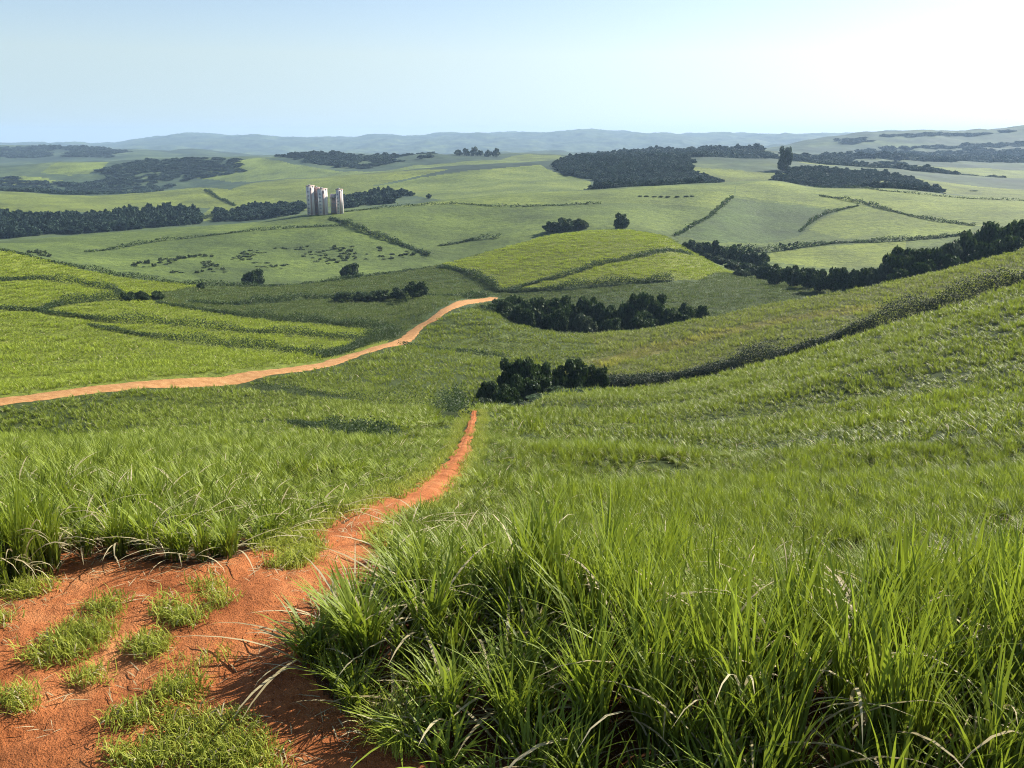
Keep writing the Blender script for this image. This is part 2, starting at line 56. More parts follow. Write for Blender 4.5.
WOODS = [[[[-459.56,727.7],[-415.81,736.22],[-376.4,755.79],[-335.94,795.14],[-290.52,842.39],[-324.17,919.24],[-382.01,889.3],[-431.75,871.68],[-556.27,887.72]],10],[[[-271.8,853.81],[-201.21,866.86],[-217.79,963.45],[-265.49,963.63],[-295.38,940.29]],8],[[[-161.3,883.45],[-90.61,902.35],[-73.57,937.33],[-122.53,1004.64],[-167.65,1012.31],[-177.46,974.19]],7],[[[54.73,1267.36],[101.0,1378.02],[190.12,1378.02],[254.52,1325.84],[226.14,1141.96],[237.83,1053.65],[167.87,821.88],[112.82,810.78],[67.9,799.83],[92.68,1067.5],[66.2,1153.65]],7],[[[-811.5,1674.72],[-748.87,1763.37],[-803.26,1801.69],[-808.89,1962.35],[-671.94,1936.04],[-550.62,1877.06],[-500.6,1739.1],[-616.38,1711.75],[-553.03,1202.79]],6],[[[-1062.44,1711.56],[-986.93,1778.26],[-838.03,1708.45],[-736.65,1686.66],[-545.33,1202.79],[-670.21,1202.79],[-749.18,1202.79]],5],[[[-501.05,1962.55],[-405.34,1962.55],[-282.41,1989.42],[-151.96,1962.55],[-161.81,1830.73],[-261.44,1703.32],[-319.67,1719.45],[-423.99,1854.44]],8],[[[137.61,1878.01],[273.93,1989.42],[396.34,1962.55],[536.11,1936.04],[522.86,1898.13],[284.99,1406.42],[194.15,1406.42]],11],[[[302.73,1081.86],[366.89,1220.96],[434.54,1263.49],[493.22,1273.14],[513.83,1206.17],[484.31,1027.74],[369.05,810.78],[324.42,833.14],[334.7,1033.78]],6],[[[285.15,1406.42],[475.42,1778.53],[498.35,1406.42],[598.46,1406.42],[745.24,1406.42],[744.39,1406.42],[795.77,1875.41],[679.53,1982.54],[496.39,1859.11]],9],[[[-1934.78,3138.17],[-1710.69,3100.73],[-1294.67,2987.94],[-1465.35,3564.94],[-1801.14,3708.48],[-2254.0,3667.29]],9],[[[665.33,2003.0],[829.97,2003.0],[1142.5,2003.0],[1668.31,2938.09],[1319.43,2935.16],[1123.2,3001.22]],14],[[[1148.6,3304.81],[1270.61,3312.37],[1415.74,3407.26],[1626.75,3470.11],[1923.89,3409.2],[1879.27,3327.34],[1634.96,3406.91],[1339.97,3221.28],[1146.86,3159.55]],8],[[[1184.94,2994.12],[1356.09,3020.12],[1795.58,3170.25],[1722.76,3037.4],[1350.55,2934.19]],10]]
SCRUB = [[[-199.12,457.41],[-172.68,499.69],[-124.54,531.46],[-66.55,537.24],[-47.02,517.09],[-73.26,499.77],[-112.68,478.19],[-131.78,451.62],[-165.05,433.06]],[[-240.13,441.05],[-230.96,471.92],[-214.09,462.86],[-208.42,415.23]],[[112.24,539.48],[151.53,552.79],[178.87,562.39],[171.61,538.46],[132.07,522.24]]]
TUFT_SPOT = [[-7.24,11.11],[-7.0,11.17],[-6.86,11.26],[-6.72,11.36],[-6.68,11.61],[-7.1,11.54],[-6.98,11.69],[-7.4,11.62],[-7.57,11.44],[-6.94,11.92],[-6.78,12.01],[-6.82,10.95]]
SILO = [-130.86,638.97]
PATCHES = [[[-4.88,9.78],[-4.81,9.6],[-4.91,9.45],[-5.2,9.38],[-5.56,9.51],[-5.74,9.61],[-5.98,9.8],[-6.08,10.02],[-5.82,10.1],[-5.58,10.18],[-5.3,10.15],[-4.98,10.01]],[[-4.96,10.43],[-4.91,10.32],[-4.96,10.23],[-5.1,10.18],[-5.28,10.26],[-5.37,10.33],[-5.49,10.44],[-5.55,10.57],[-5.42,10.62],[-5.3,10.66],[-5.17,10.65],[-5.01,10.56]],[[-4.07,10.15],[-4.04,10.06],[-4.09,9.98],[-4.2,9.94],[-4.35,10.01],[-4.42,10.06],[-4.51,10.15],[-4.55,10.26],[-4.44,10.3],[-4.35,10.34],[-4.24,10.33],[-4.11,10.26]],[[-4.16,9.42],[-4.13,9.32],[-4.17,9.23],[-4.3,9.19],[-4.47,9.26],[-4.55,9.32],[-4.65,9.42],[-4.7,9.54],[-4.58,9.58],[-4.47,9.63],[-4.35,9.61],[-4.21,9.54]],[[-3.28,9.08],[-3.26,9.03],[-3.32,8.98],[-3.44,8.96],[-3.58,9.0],[-3.64,9.03],[-3.71,9.08],[-3.73,9.15],[-3.62,9.17],[-3.52,9.19],[-3.41,9.18],[-3.3,9.14]],[[-4.34,8.78],[-4.3,8.68],[-4.37,8.59],[-4.54,8.55],[-4.76,8.62],[-4.86,8.68],[-4.99,8.78],[-5.04,8.9],[-4.88,8.95],[-4.74,8.99],[-4.58,8.98],[-4.39,8.9]],[[-3.96,8.22],[-3.93,8.15],[-4.01,8.08],[-4.19,8.05],[-4.4,8.1],[-4.49,8.15],[-4.61,8.22],[-4.65,8.31],[-4.48,8.35],[-4.33,8.38],[-4.17,8.37],[-4.0,8.31]],[[-2.91,8.14],[-2.88,8.04],[-3.02,7.96],[-3.3,7.92],[-3.6,7.99],[-3.73,8.04],[-3.9,8.14],[-3.93,8.25],[-3.67,8.29],[-3.43,8.33],[-3.2,8.32],[-2.94,8.25]],[[-2.21,7.68],[-2.19,7.59],[-2.44,7.51],[-2.91,7.47],[-3.39,7.54],[-3.6,7.59],[-3.84,7.68],[-3.87,7.79],[-3.43,7.84],[-3.03,7.88],[-2.64,7.87],[-2.24,7.79]],[[-3.55,7.75],[-3.53,7.69],[-3.6,7.64],[-3.75,7.61],[-3.91,7.65],[-3.98,7.69],[-4.07,7.75],[-4.1,7.82],[-3.96,7.84],[-3.84,7.87],[-3.72,7.86],[-3.58,7.82]],[[-5.37,8.59],[-5.32,8.49],[-5.33,8.41],[-5.4,8.37],[-5.52,8.44],[-5.58,8.49],[-5.67,8.59],[-5.73,8.7],[-5.67,8.75],[-5.62,8.79],[-5.54,8.78],[-5.43,8.7]],[[-6.22,10.11],[-6.18,10.03],[-6.19,9.96],[-6.26,9.92],[-6.38,9.98],[-6.44,10.03],[-6.52,10.11],[-6.57,10.21],[-6.51,10.24],[-6.45,10.28],[-6.37,10.27],[-6.27,10.21]],[[-6.18,10.94],[-6.12,10.82],[-6.22,10.73],[-6.47,10.68],[-6.78,10.77],[-6.92,10.84],[-7.11,10.95],[-7.18,11.09],[-6.95,11.14],[-6.74,11.19],[-6.51,11.17],[-6.25,11.08]],[[-3.6,10.83],[-3.57,10.72],[-3.63,10.63],[-3.78,10.58],[-3.96,10.66],[-4.05,10.73],[-4.16,10.84],[-4.2,10.98],[-4.06,11.02],[-3.93,11.07],[-3.8,11.05],[-3.64,10.97]],[[-2.97,12.59],[-2.88,12.18],[-2.95,11.87],[-3.17,11.71],[-3.46,11.92],[-3.61,12.11],[-3.84,12.5],[-3.98,13.04],[-3.79,13.27],[-3.63,13.53],[-3.4,13.5],[-3.1,13.15]],[[-3.49,8.62],[-3.47,8.55],[-3.54,8.5],[-3.7,8.47],[-3.88,8.52],[-3.96,8.56],[-4.05,8.62],[-4.08,8.69],[-3.93,8.72],[-3.8,8.74],[-3.66,8.74],[-3.51,8.69]]]
WEEDEDGE = [[[-1.97,8.78],[-1.5,8.96],[-0.79,8.66],[-0.62,7.64],[-0.92,7.65],[-1.5,8.24],[-1.85,8.43]],[[-2.52,9.49],[-2.2,9.7],[-1.81,8.79],[-1.98,8.54],[-2.31,8.78]]]
GAPS = [[[2.52,65.75],[6.89,67.21],[17.62,80.63],[27.47,85.29],[37.37,88.08],[44.55,86.67],[55.36,88.64]],[[1.74,30.75],[4.94,38.82],[10.66,43.62],[19.48,57.93],[27.47,60.86],[38.3,60.4]],[[-4.3,40.02],[-0.58,41.31],[3.01,53.67],[9.12,60.95]],[[15.12,102.11],[22.55,103.78],[29.88,104.63],[39.94,106.32],[49.66,106.99],[69.64,113.18]]]
# ---------------------------------------------------------------- terrain (world metres; camera stands at 0,0,6 looking along +Y)
def pchip(x, y, xi):
    x = np.asarray(x, float); y = np.asarray(y, float); xi = np.asarray(xi, float)
    if len(x) == 2:
        return np.interp(xi, x, y)
    h = np.diff(x); d = np.diff(y) / h
    m = np.zeros(len(x))
    for i in range(1, len(x) - 1):
        if d[i-1] * d[i] > 0:
            w1 = 2*h[i] + h[i-1]; w2 = h[i] + 2*h[i-1]
            m[i] = (w1 + w2) / (w1/d[i-1] + w2/d[i])
    k = np.clip(np.searchsorted(x, xi) - 1, 0, len(x) - 2)
    s = np.clip((xi - x[k]) / h[k], 0, 1)
    return ((1+2*s)*(1-s)**2*y[k] + s*(1-s)**2*h[k]*m[k] + s*s*(3-2*s)*y[k+1] + s*s*(s-1)*h[k]*m[k+1])

def vnoise(x, y, seed=0):
    xi = np.floor(x).astype(np.int64); yi = np.floor(y).astype(np.int64)
    fx = x - xi; fy = y - yi
    fx = fx*fx*(3-2*fx); fy = fy*fy*(3-2*fy)
    def h(a, b):
        n = (a * 374761393 + b * 668265263 + seed * 974634777) & 0xFFFFFFFF
        n = ((n ^ (n >> 13)) * 1274126177) & 0xFFFFFFFF
        return ((n ^ (n >> 16)) & 0xFFFF) / 65535.0
    return (h(xi, yi)*(1-fx)+h(xi+1, yi)*fx)*(1-fy) + (h(xi, yi+1)*(1-fx)+h(xi+1, yi+1)*fx)*fy

def fbm(x, y, oct=4, seed=0):
    s = 0; a = 0.5; t = 0
    for o in range(oct):
        s = s + a*vnoise(x*2**o + 17.3*o, y*2**o - 9.1*o, seed+o); t += a; a *= .55
    return s/t - 0.5

def inpoly(x, y, poly):
    r = np.zeros(x.shape, bool)
    n = len(poly)
    for i in range(n):
        x0, y0 = poly[i]; x1, y1 = poly[(i+1) % n]
        if y0 == y1: continue
        c = ((y0 > y) != (y1 > y)) & (x < (x1-x0)*(y-y0)/(y1-y0)+x0)
        r ^= c
    return r

def polydist(x, y, line):
    d = np.full(x.shape, 1e9)
    for (x0, y0), (x1, y1) in zip(line[:-1], line[1:]):
        vx, vy = x1-x0, y1-y0
        L = vx*vx+vy*vy + 1e-9
        s = np.clip(((x-x0)*vx+(y-y0)*vy)/L, 0, 1)
        d = np.minimum(d, np.hypot(x-x0-s*vx, y-y0-s*vy))
    return d

def smooth_line(pts, step=0.06):
    """Catmull-Rom through pts"""
    P = [np.array(p, float) for p in pts]
    P = [2*P[0]-P[1]] + P + [2*P[-1]-P[-2]]
    out = []
    for i in range(1, len(P)-2):
        for s in np.arange(0, 1, step*2):
            a, b, c, d = P[i-1], P[i], P[i+1], P[i+2]
            out.append(0.5*((2*b)+(c-a)*s+(2*a-5*b+4*c-d)*s*s+(3*b-a-3*c+d)*s**3))
    out.append(P[-2])
    return np.array(out)

ACOL = np.concatenate([np.arange(-1.6, -0.68, 0.012), np.arange(-0.68, 0.68, 0.00135), np.arange(0.68, 1.61, 0.012)])
LROW = np.arange(math.log(1.0), math.log(12000.0), 0.0068)
YROW = np.exp(LROW)

def build_height():
    nc = len(ACOL)
    TY = np.zeros((len(CURVES), nc)); TZ = np.zeros((len(CURVES), nc))
    for k, c in enumerate(CURVES):
        aa = [p[0] for p in c]
        TY[k] = np.exp(pchip(aa, np.log([p[1] for p in c]), ACOL))
        TZ[k] = pchip(aa, [(p[2]-6.0)/p[1] for p in c], ACOL)
    T = np.zeros((len(LROW), nc))
    for j in range(nc):
        T[:, j] = pchip(np.log(TY[:, j]), TZ[:, j], LROW)
    Y = np.repeat(YROW[:, None], nc, 1)
    X = Y * ACOL[None, :]
    Zg = 6.0 + T*Y
    # natural unevenness
    far = np.clip((Y-25)/200, 0, 1)
    Zg = Zg + fbm(X/9, Y/5, 3, 5)*0.35*np.clip((Y-16)/20, 0, 1)
    Zg = Zg + fbm(X/55, Y/40, 3, 11)*1.5*np.clip((Y-140)/160, 0, 1)
    rt = np.clip((X+8)/12, 0, 1)*np.clip((Y-26)/20, 0, 1)*np.clip((128-Y)/30, 0, 1)
    Zg = Zg + rt*fbm(X/70+Y/55, Y/10-X/22, 3, 83)*2.6
    vf = np.clip((Y-650)/1200, 0, 1)
    Zg = Zg + fbm(X/160, Y/240, 4, 23)*20*vf
    vff = np.clip((Y-2600)/2500, 0, 1)
    Zg = Zg + fbm(X/330, Y/800, 6, 31)*95*vff
    return X, Y, Zg, TY

def gidx(x, y):
    a = x/np.maximum(y, 1e-3); l = np.log(np.maximum(y, 1.0001))
    j = np.clip(np.searchsorted(ACOL, a)-1, 0, len(ACOL)-2)
    fj = np.clip((a-ACOL[j])/(ACOL[j+1]-ACOL[j]), 0, 1)
    fi = np.clip((l-LROW[0])/0.0068, 0, len(LROW)-1.001)
    i = fi.astype(int); fi = fi-i
    return i, fi, j, fj

def ground_z(x, y):
    x = np.atleast_1d(np.asarray(x, float)); y = np.atleast_1d(np.asarray(y, float))
    i, fi, j, fj = gidx(x, y)
    G = GZ
    return (G[i, j]*(1-fi)+G[i+1, j]*fi)*(1-fj) + (G[i, j+1]*(1-fi)+G[i+1, j+1]*fi)*fj
GX, GY, GZ, TY = build_height()

# dirt clearing: small relief in the soil (ruts and lumps), only where nothing else lies on it
_near = GY < 16
for rl in ([(-7.5, 5.0), (-5.2, 8.0), (-4.3, 10.2), (-3.3, 12.4), (-2.2, 14.2)], [(-5.4, 5.0), (-3.6, 8.0), (-3.0, 10.0), (-2.4, 12.0), (-1.8, 14.0)], [(-9.5, 6.0), (-8.5, 9.5), (-8.0, 12.6)]):
    _s = (slice(0, 430), slice(0, 800))
    GZ[_s] -= .075*np.exp(-(polydist(GX[_s], GY[_s], rl)/.20)**2)
GZ = GZ + _near*(fbm(GX*1.3, GY*1.3, 4, 71)*0.16 + fbm(GX*5, GY*5, 3, 72)*0.05)

# ---------------------------------------------------------------- materials
def mat(name):
    m = bpy.data.materials.new(name); m.use_nodes = True
    nt = m.node_tree
    return m, nt, nt.nodes['Principled BSDF'], nt.nodes['Material Output']

def ramp(nt, src, stops):
    r = nt.nodes.new('ShaderNodeValToRGB')
    el = r.color_ramp.elements
    while len(el) < len(stops): el.new(0.5)
    for e, (p, c) in zip(el, stops): e.position = p; e.color = (*c, 1)
    nt.links.new(src, r.inputs[0]); return r.outputs[0]

def noise(nt, scale, detail=4, vec=None, rough=.55):
    n = nt.nodes.new('ShaderNodeTexNoise'); n.inputs['Scale'].default_value = scale
    n.inputs['Detail'].default_value = detail; n.inputs['Roughness'].default_value = rough
    if vec is not None: nt.links.new(vec, n.inputs['Vector'])
    return n.outputs['Fac']

def coords(nt, scale=(1, 1, 1), rot=0):
    t = nt.nodes.new('ShaderNodeTexCoord'); mp = nt.nodes.new('ShaderNodeMapping')
    mp.inputs['Scale'].default_value = scale; mp.inputs['Rotation'].default_value = (0, 0, rot)
    nt.links.new(t.outputs['Object'], mp.inputs['Vector']); return mp.outputs['Vector']

def mix(nt, a, b, f, mode='MIX'):
    m = nt.nodes.new('ShaderNodeMix'); m.data_type = 'RGBA'; m.blend_type = mode
    for i, v in ((0, f), (6, a), (7, b)):
        if hasattr(v, 'links') or isinstance(v, bpy.types.NodeSocket): nt.links.new(v, m.inputs[i])
        else: m.inputs[i].default_value = v if i == 0 else (*v, 1)
    return m.outputs[2]

def bump(nt, bs, h, strength, dist):
    b = nt.nodes.new('ShaderNodeBump'); b.inputs['Strength'].default_value = strength; b.inputs['Distance'].default_value = dist
    nt.links.new(h, b.inputs['Height']); nt.links.new(b.outputs[0], bs.inputs['Normal'])

def soil_material(name, lo, mid, hi):
    m, nt, bs, out = mat(name)
    v = coords(nt)
    n1 = noise(nt, 0.9, 8, v, .65); n2 = noise(nt, 14, 6, v, .7)
    base = ramp(nt, n1, [(.3, lo), (.5, mid), (.72, hi)])
    fine = ramp(nt, n2, [(.32, (.58, .55, .53)), (.5, (1, 1, 1)), (.75, (1.18, 1.15, 1.1))])
    c = mix(nt, base, fine, 1.0, 'MULTIPLY')
    nt.links.new(c, bs.inputs['Base Color']); bs.inputs['Roughness'].default_value = .95
    bs.inputs['Specular IOR Level'].default_value = .15
    mx = nt.nodes.new('ShaderNodeMath'); mx.operation = 'ADD'; nt.links.new(n2, mx.inputs[0]); nt.links.new(noise(nt, 45, 4, v), mx.inputs[1])
    bump(nt, bs, mx.outputs[0], .9, .05)
    return m

M_soil = soil_material('red_soil', (.22, .068, .020), (.36, .125, .042), (.47, .21, .085))
M_road = soil_material('ochre_road', (.24, .115, .042), (.33, .175, .068), (.42, .25, .11))

def field_material(name, c0, c1, c2, cell=0.45, rot=0.5, rowf=.5, bigs=.018):
    """crop canopy seen from above: light and dark leaf tufts, faint sowing rows, patches of ripeness"""
    m, nt, bs, out = mat(name)
    v = coords(nt)
    vs = coords(nt, (0.05, 0.30, .05), rot)
    big = noise(nt, bigs, 5, v, .6); rows = noise(nt, 1.0, 4, vs, .6); tuft = noise(nt, cell, 5, v, .75)
    base = ramp(nt, big, [(.32, c0), (.5, c1), (.68, c2)])
    c = mix(nt, base, ramp(nt, rows, [(.3, (.74, .78, .72)), (.5, (1, 1, 1)), (.7, (1.2, 1.16, 1.05))]), rowf, 'MULTIPLY')
    c = mix(nt, c, ramp(nt, tuft, [(.36, (.5, .55, .5)), (.5, (1, 1, 1)), (.66, (1.35, 1.32, 1.2))]), .75, 'MULTIPLY')
    nt.links.new(c, bs.inputs['Base Color']); bs.inputs['Roughness'].default_value = .8
    bs.inputs['Specular IOR Level'].default_value = .25
    bump(nt, bs, tuft, 1.0, 1.2)
    return m

def leaf_material(name, dark, light, trans, gloss=.45, tw=.4, inst=True, tip=False):
    m, nt, bs, out = mat(name)
    a = nt.nodes.new('ShaderNodeAttribute')
    a.attribute_name = 'tint'; a.attribute_type = 'INSTANCER' if inst else 'GEOMETRY'
    g = nt.nodes.new('ShaderNodeNewGeometry')
    rnd = g.outputs['Random Per Island']
    f = nt.nodes.new('ShaderNodeMath'); f.operation = 'MULTIPLY_ADD'; f.use_clamp = True
    nt.links.new(rnd, f.inputs[0]); f.inputs[1].default_value = .55
    nt.links.new(a.outputs['Fac'], f.inputs[2])
    c = mix(nt, dark, light, f.outputs[0])
    if tip:       # brownish sheath, yellow-green tip; dark base and light tip also paint shade and sun
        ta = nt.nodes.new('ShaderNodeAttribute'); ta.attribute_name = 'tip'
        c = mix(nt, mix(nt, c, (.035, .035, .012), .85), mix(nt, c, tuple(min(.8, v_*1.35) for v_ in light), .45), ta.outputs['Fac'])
    nt.links.new(c, bs.inputs['Base Color']); bs.inputs['Roughness'].default_value = gloss
    bs.inputs['Specular IOR Level'].default_value = .22
    tr = nt.nodes.new('ShaderNodeBsdfTranslucent')
    ct = mix(nt, c, trans, .5)
    nt.links.new(ct, tr.inputs['Color'])
    ms = nt.nodes.new('ShaderNodeMixShader'); ms.inputs[0].default_value = tw
    nt.links.new(bs.outputs[0], ms.inputs[1]); nt.links.new(tr.outputs[0], ms.inputs[2])
    nt.links.new(ms.outputs[0], out.inputs['Surface'])
    return m

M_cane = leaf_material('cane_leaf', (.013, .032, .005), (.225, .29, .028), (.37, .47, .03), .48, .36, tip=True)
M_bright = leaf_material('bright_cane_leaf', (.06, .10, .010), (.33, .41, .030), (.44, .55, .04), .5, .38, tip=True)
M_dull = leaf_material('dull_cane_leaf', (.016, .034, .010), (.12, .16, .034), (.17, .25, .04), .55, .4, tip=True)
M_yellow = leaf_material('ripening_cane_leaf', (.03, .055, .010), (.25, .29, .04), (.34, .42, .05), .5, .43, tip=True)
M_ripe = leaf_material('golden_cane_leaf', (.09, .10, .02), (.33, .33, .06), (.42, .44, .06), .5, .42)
M_dry = leaf_material('dry_cane_leaf', (.30, .25, .13), (.52, .46, .28), (.40, .34, .16), .6, .3)
M_weed = leaf_material('weed_leaf', (.15, .20, .02), (.38, .40, .06), (.42, .47, .06), .55, .42)
M_tree = leaf_material('tree_leaf', (.010, .024, .008), (.055, .095, .024), (.07, .12, .02), .6, .18, inst=False)
M_tree_pale = leaf_material('pale_tree_leaf', (.035, .05, .028), (.09, .12, .06), (.08, .12, .04), .55, .2, inst=False)
M_wood = leaf_material('woodland_leaf', (.012, .030, .022), (.042, .075, .045), (.05, .10, .05), .8, .12)
M_hedge_shade = leaf_material('verge_shade_leaf', (.015, .03, .010), (.05, .08, .024), (.10, .17, .03), .55, .3, inst=False)  # dark leaf colour also stands in for shaded sides of the cane walls
m, nt, bs, out = mat('bark'); M_bark = m
nt.links.new(ramp(nt, noise(nt, 6, 5), [(.3, (.05, .035, .025)), (.7, (.16, .13, .10))]), bs.inputs['Base Color']); bs.inputs['Roughness'].default_value = .9

# ---------------------------------------------------------------- helpers
def tag(o, label=None, cat=None, kind=None, group=None):
    if label: o['label'] = label
    if cat: o['category'] = cat
    if kind: o['kind'] = kind
    if group: o['group'] = group
    return o

def mesh_np(name, verts, faces, mats=(), smooth=False, midx=None, link=True, parent=None, tint=None):
    """faces: (n,k) int array"""
    me = bpy.data.meshes.new(name)
    verts = np.asarray(verts, np.float32); faces = np.asarray(faces, np.int32)
    nf, k = faces.shape
    me.vertices.add(len(verts)); me.vertices.foreach_set('co', verts.ravel())
    me.loops.add(nf*k); me.loops.foreach_set('vertex_index', faces.ravel())
    me.polygons.add(nf); me.polygons.foreach_set('loop_start', np.arange(0, nf*k, k, dtype=np.int32))
    if smooth: me.polygons.foreach_set('use_smooth', np.ones(nf, bool))
    if midx is not None: me.polygons.foreach_set('material_index', np.asarray(midx, np.int32))
    for mm in mats: me.materials.append(mm)
    me.update(calc_edges=True)
    if tint is not None:
        at = me.attributes.new('tint', 'FLOAT', 'POINT'); at.data.foreach_set('value', np.asarray(tint, np.float32))
    o = bpy.data.objects.new(name, me)
    if link: COL.objects.link(o)
    if parent: o.parent = parent
    return o

# ---------------------------------------------------------------- land: one continuous sheet of ground split where one field ends and the next begins
SPEC = {
 'cane_left': ('cane', 'soil under the bright green cane field left of the red footpath', (.07, .10, .03), (.09, .13, .035), (.11, .15, .04)),
 'cane_valley': ('cane', 'small green field in the hollow between the ochre road and the dark tree grove', (.07, .11, .03), (.09, .13, .035), (.11, .15, .04)),
 'cane_ripe': ('ripe', 'narrow golden strip of ripening cane running up the right slope', (.15, .15, .04), (.18, .17, .045), (.2, .19, .05)),
 'cane_slope': ('yellow', 'yellowish cane slope on the crest above the dark curved ditch', (.10, .12, .03), (.13, .15, .035), (.16, .17, .04)),
 'bright': ('bright', 'bright yellow-green hillside field above the ochre road', (.17, .21, .03), (.20, .25, .035), (.23, .28, .04)),
 'dark2': ('dull', 'darker green field with a row of shrubs, behind the bright hillside', (.065, .105, .035), (.08, .125, .04), (.095, .14, .045)),
 'dome': ('bright', 'rounded yellow-green dome-shaped hill field in the middle of the valley', (.15, .19, .03), (.19, .23, .035), (.22, .26, .04)),
 'foot': ('dull', 'dark green strip of field at the foot of the dome-shaped hill', (.05, .085, .03), (.065, .105, .035), (.08, .12, .04)),
 'f3_darkright': ('', 'darkest green wedge field on the slope behind the dome-shaped hill', (.05, .09, .04), (.06, .10, .045), (.07, .115, .05)),
 'f3_light1': ('', 'pale tongue-shaped field enclosed by dark verges on the slope', (.13, .18, .05), (.15, .20, .055), (.17, .22, .06)),
 'f3_light2': ('', 'pale lens-shaped field just above the dark tree belt', (.14, .19, .04), (.17, .22, .045), (.19, .24, .05)),
 'f3_plateau': ('', 'broad light field on the ridge beside the pale towers', (.12, .17, .05), (.14, .19, .055), (.16, .20, .06)),
 'f3_far_right': ('', 'long pale field running along the ridge above the tongue-shaped field', (.13, .18, .055), (.15, .20, .06), (.17, .21, .065)),
 'f3_silo': ('', 'wide green field sloping down in front of the pale towers', (.085, .13, .04), (.10, .145, .045), (.115, .16, .05)),
 'f3_leftlow': ('', 'green strip field below the long hedge and above the scrub', (.08, .125, .04), (.095, .14, .045), (.11, .155, .05)),
 'f4_lefthill': ('', 'pale hill field directly behind the long dark tree belt', (.13, .17, .05), (.15, .19, .055), (.17, .21, .06)),
 'f4_mid': ('', 'rounded grassy hill field rising behind the pale towers', (.12, .16, .05), (.14, .18, .055), (.16, .20, .06)),
 'f4_center': ('', 'pale field left of the big dark wood on the ridge', (.12, .17, .06), (.14, .19, .065), (.16, .20, .07)),
 'f4_midright': ('', 'light strip field curving right of the big dark wood', (.12, .16, .05), (.15, .19, .055), (.17, .21, .06)),
 'f5_a': ('', 'small pale field enclosed by woods far away', (.13, .18, .06), (.15, .20, .065), (.17, .22, .07)),
 'f5_b': ('', 'far pale field at the edge between two strips of woodland', (.15, .20, .06), (.17, .22, .065), (.19, .24, .07)),
 'f5_c': ('', 'far pale ridge field below the distant wood on the skyline hill', (.12, .17, .06), (.14, .19, .065), (.16, .21, .07)),
 'f5_d': ('', 'small far light field next to the single big round tree', (.13, .17, .06), (.15, .19, .065), (.17, .21, .07)),
 'f5_e': ('', 'far light field on the slope below the blue-green hills', (.12, .16, .05), (.14, .18, .055), (.16, .20, .06)),
 'f5_f': ('', 'far light field on the saddle beneath the row of skyline trees', (.11, .15, .06), (.13, .17, .065), (.15, .19, .07)),
}
ZN = ['ground'] + list(SPEC)
zone = np.zeros(GX.shape, np.int8)
jit = lambda s, k: (fbm(GX/s, GY/s, 3, k))*s*0.25
for zi, nm in enumerate(ZN):
    if zi == 0: continue
    p = np.array(FIELDS[nm]); sel = (GY >= p[:, 1].min()) & (GY <= p[:, 1].max()) & (zone == 0)
    idx = np.where(sel)
    ok = inpoly(GX[idx], GY[idx], p)
    zone[idx[0][ok], idx[1][ok]] = zi
DIRT_P = np.array(DIRT)
PATH = smooth_line(PATH); ROADL = smooth_line(ROAD)
# which part of the sheet is cane to the right of the path: everything near that is not yet assigned
right_c = (zone == 0) & (GY < TY[10][None, :]*1.03)
ZN.append('cane_right'); RZ = len(ZN)-1; zone[right_c] = RZ
zone[(zone == 0) & (GY < TY[13][None, :]*1.01)] = ZN.index('foot')
zone[(zone == 0) & (GY < TY[16][None, :]*1.005)] = ZN.index('f3_leftlow')
_in = inpoly(GX[:500], GY[:500], DIRT_P)
# ragged dirt edge
DZ = len(ZN); ZN.append('dirt')
z5 = zone[:500]; z5[_in] = DZ; zone[:500] = z5
SPEC['cane_right'] = ('cane', 'soil under the large cane field right of the red footpath', (.07, .10, .03), (.09, .13, .035), (.11, .15, .04))

nr, nc = GX.shape
vid = np.arange(nr*nc).reshape(nr, nc)
quads = np.stack([vid[:-1, :-1], vid[:-1, 1:], vid[1:, 1:], vid[1:, :-1]], -1).reshape(-1, 4)
fz = zone[:-1, :-1].reshape(-1)
V = np.stack([GX, GY, GZ], -1).reshape(-1, 3)
M_ground = field_material('distant_land', (.014, .030, .018), (.032, .056, .026), (.075, .105, .035), .04, .3, .8, .0045)
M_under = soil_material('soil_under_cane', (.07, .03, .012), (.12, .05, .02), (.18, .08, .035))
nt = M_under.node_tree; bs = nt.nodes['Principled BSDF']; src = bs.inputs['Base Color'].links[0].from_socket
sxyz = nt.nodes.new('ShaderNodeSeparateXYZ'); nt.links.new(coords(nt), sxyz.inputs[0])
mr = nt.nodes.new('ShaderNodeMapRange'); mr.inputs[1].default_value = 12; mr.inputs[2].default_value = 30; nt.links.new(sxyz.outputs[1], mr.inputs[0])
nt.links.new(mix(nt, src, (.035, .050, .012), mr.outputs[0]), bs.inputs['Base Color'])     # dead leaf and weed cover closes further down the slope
def sub_sheet(name, zi, m):
    q = quads[fz == zi]
    u, inv = np.unique(q, return_inverse=True)
    return mesh_np(name, V[u], inv.reshape(-1, 4), [m], smooth=True)
for zi, nm in enumerate(ZN):
    if not (fz == zi).any(): continue
    if nm == 'ground':
        tag(sub_sheet('ground', zi, M_ground), 'rolling green land between and beyond the fields out to the blue hills', 'ground', 'structure')
    elif nm == 'dirt':
        tag(sub_sheet('dirt_ground', zi, M_soil), 'bare red earth clearing with grassy patches in the near corner', 'dirt ground', 'structure')
    else:
        kind, lab, a, b, c = SPEC[nm]
        far = kind == ''
        if nm in ('cane_left', 'cane_right'): m_ = M_under
        else:
            q_ = .66 if far else .6
            if far: a, b, c = tuple(v_*.7 for v_ in a), b, tuple(v_*1.25 for v_ in c)
            a, b, c = (tuple(v_*q_*g_ for v_, g_ in zip(t_, (1.02, 1.02, .50))) for t_ in (a, b, c))
            m_ = field_material('field_' + nm, a, b, c, .25 if far else .45, (hash_ := sum(map(ord, nm))) % 7*.3, .8)
        tag(sub_sheet('field', zi, m_), lab, 'field', 'structure')

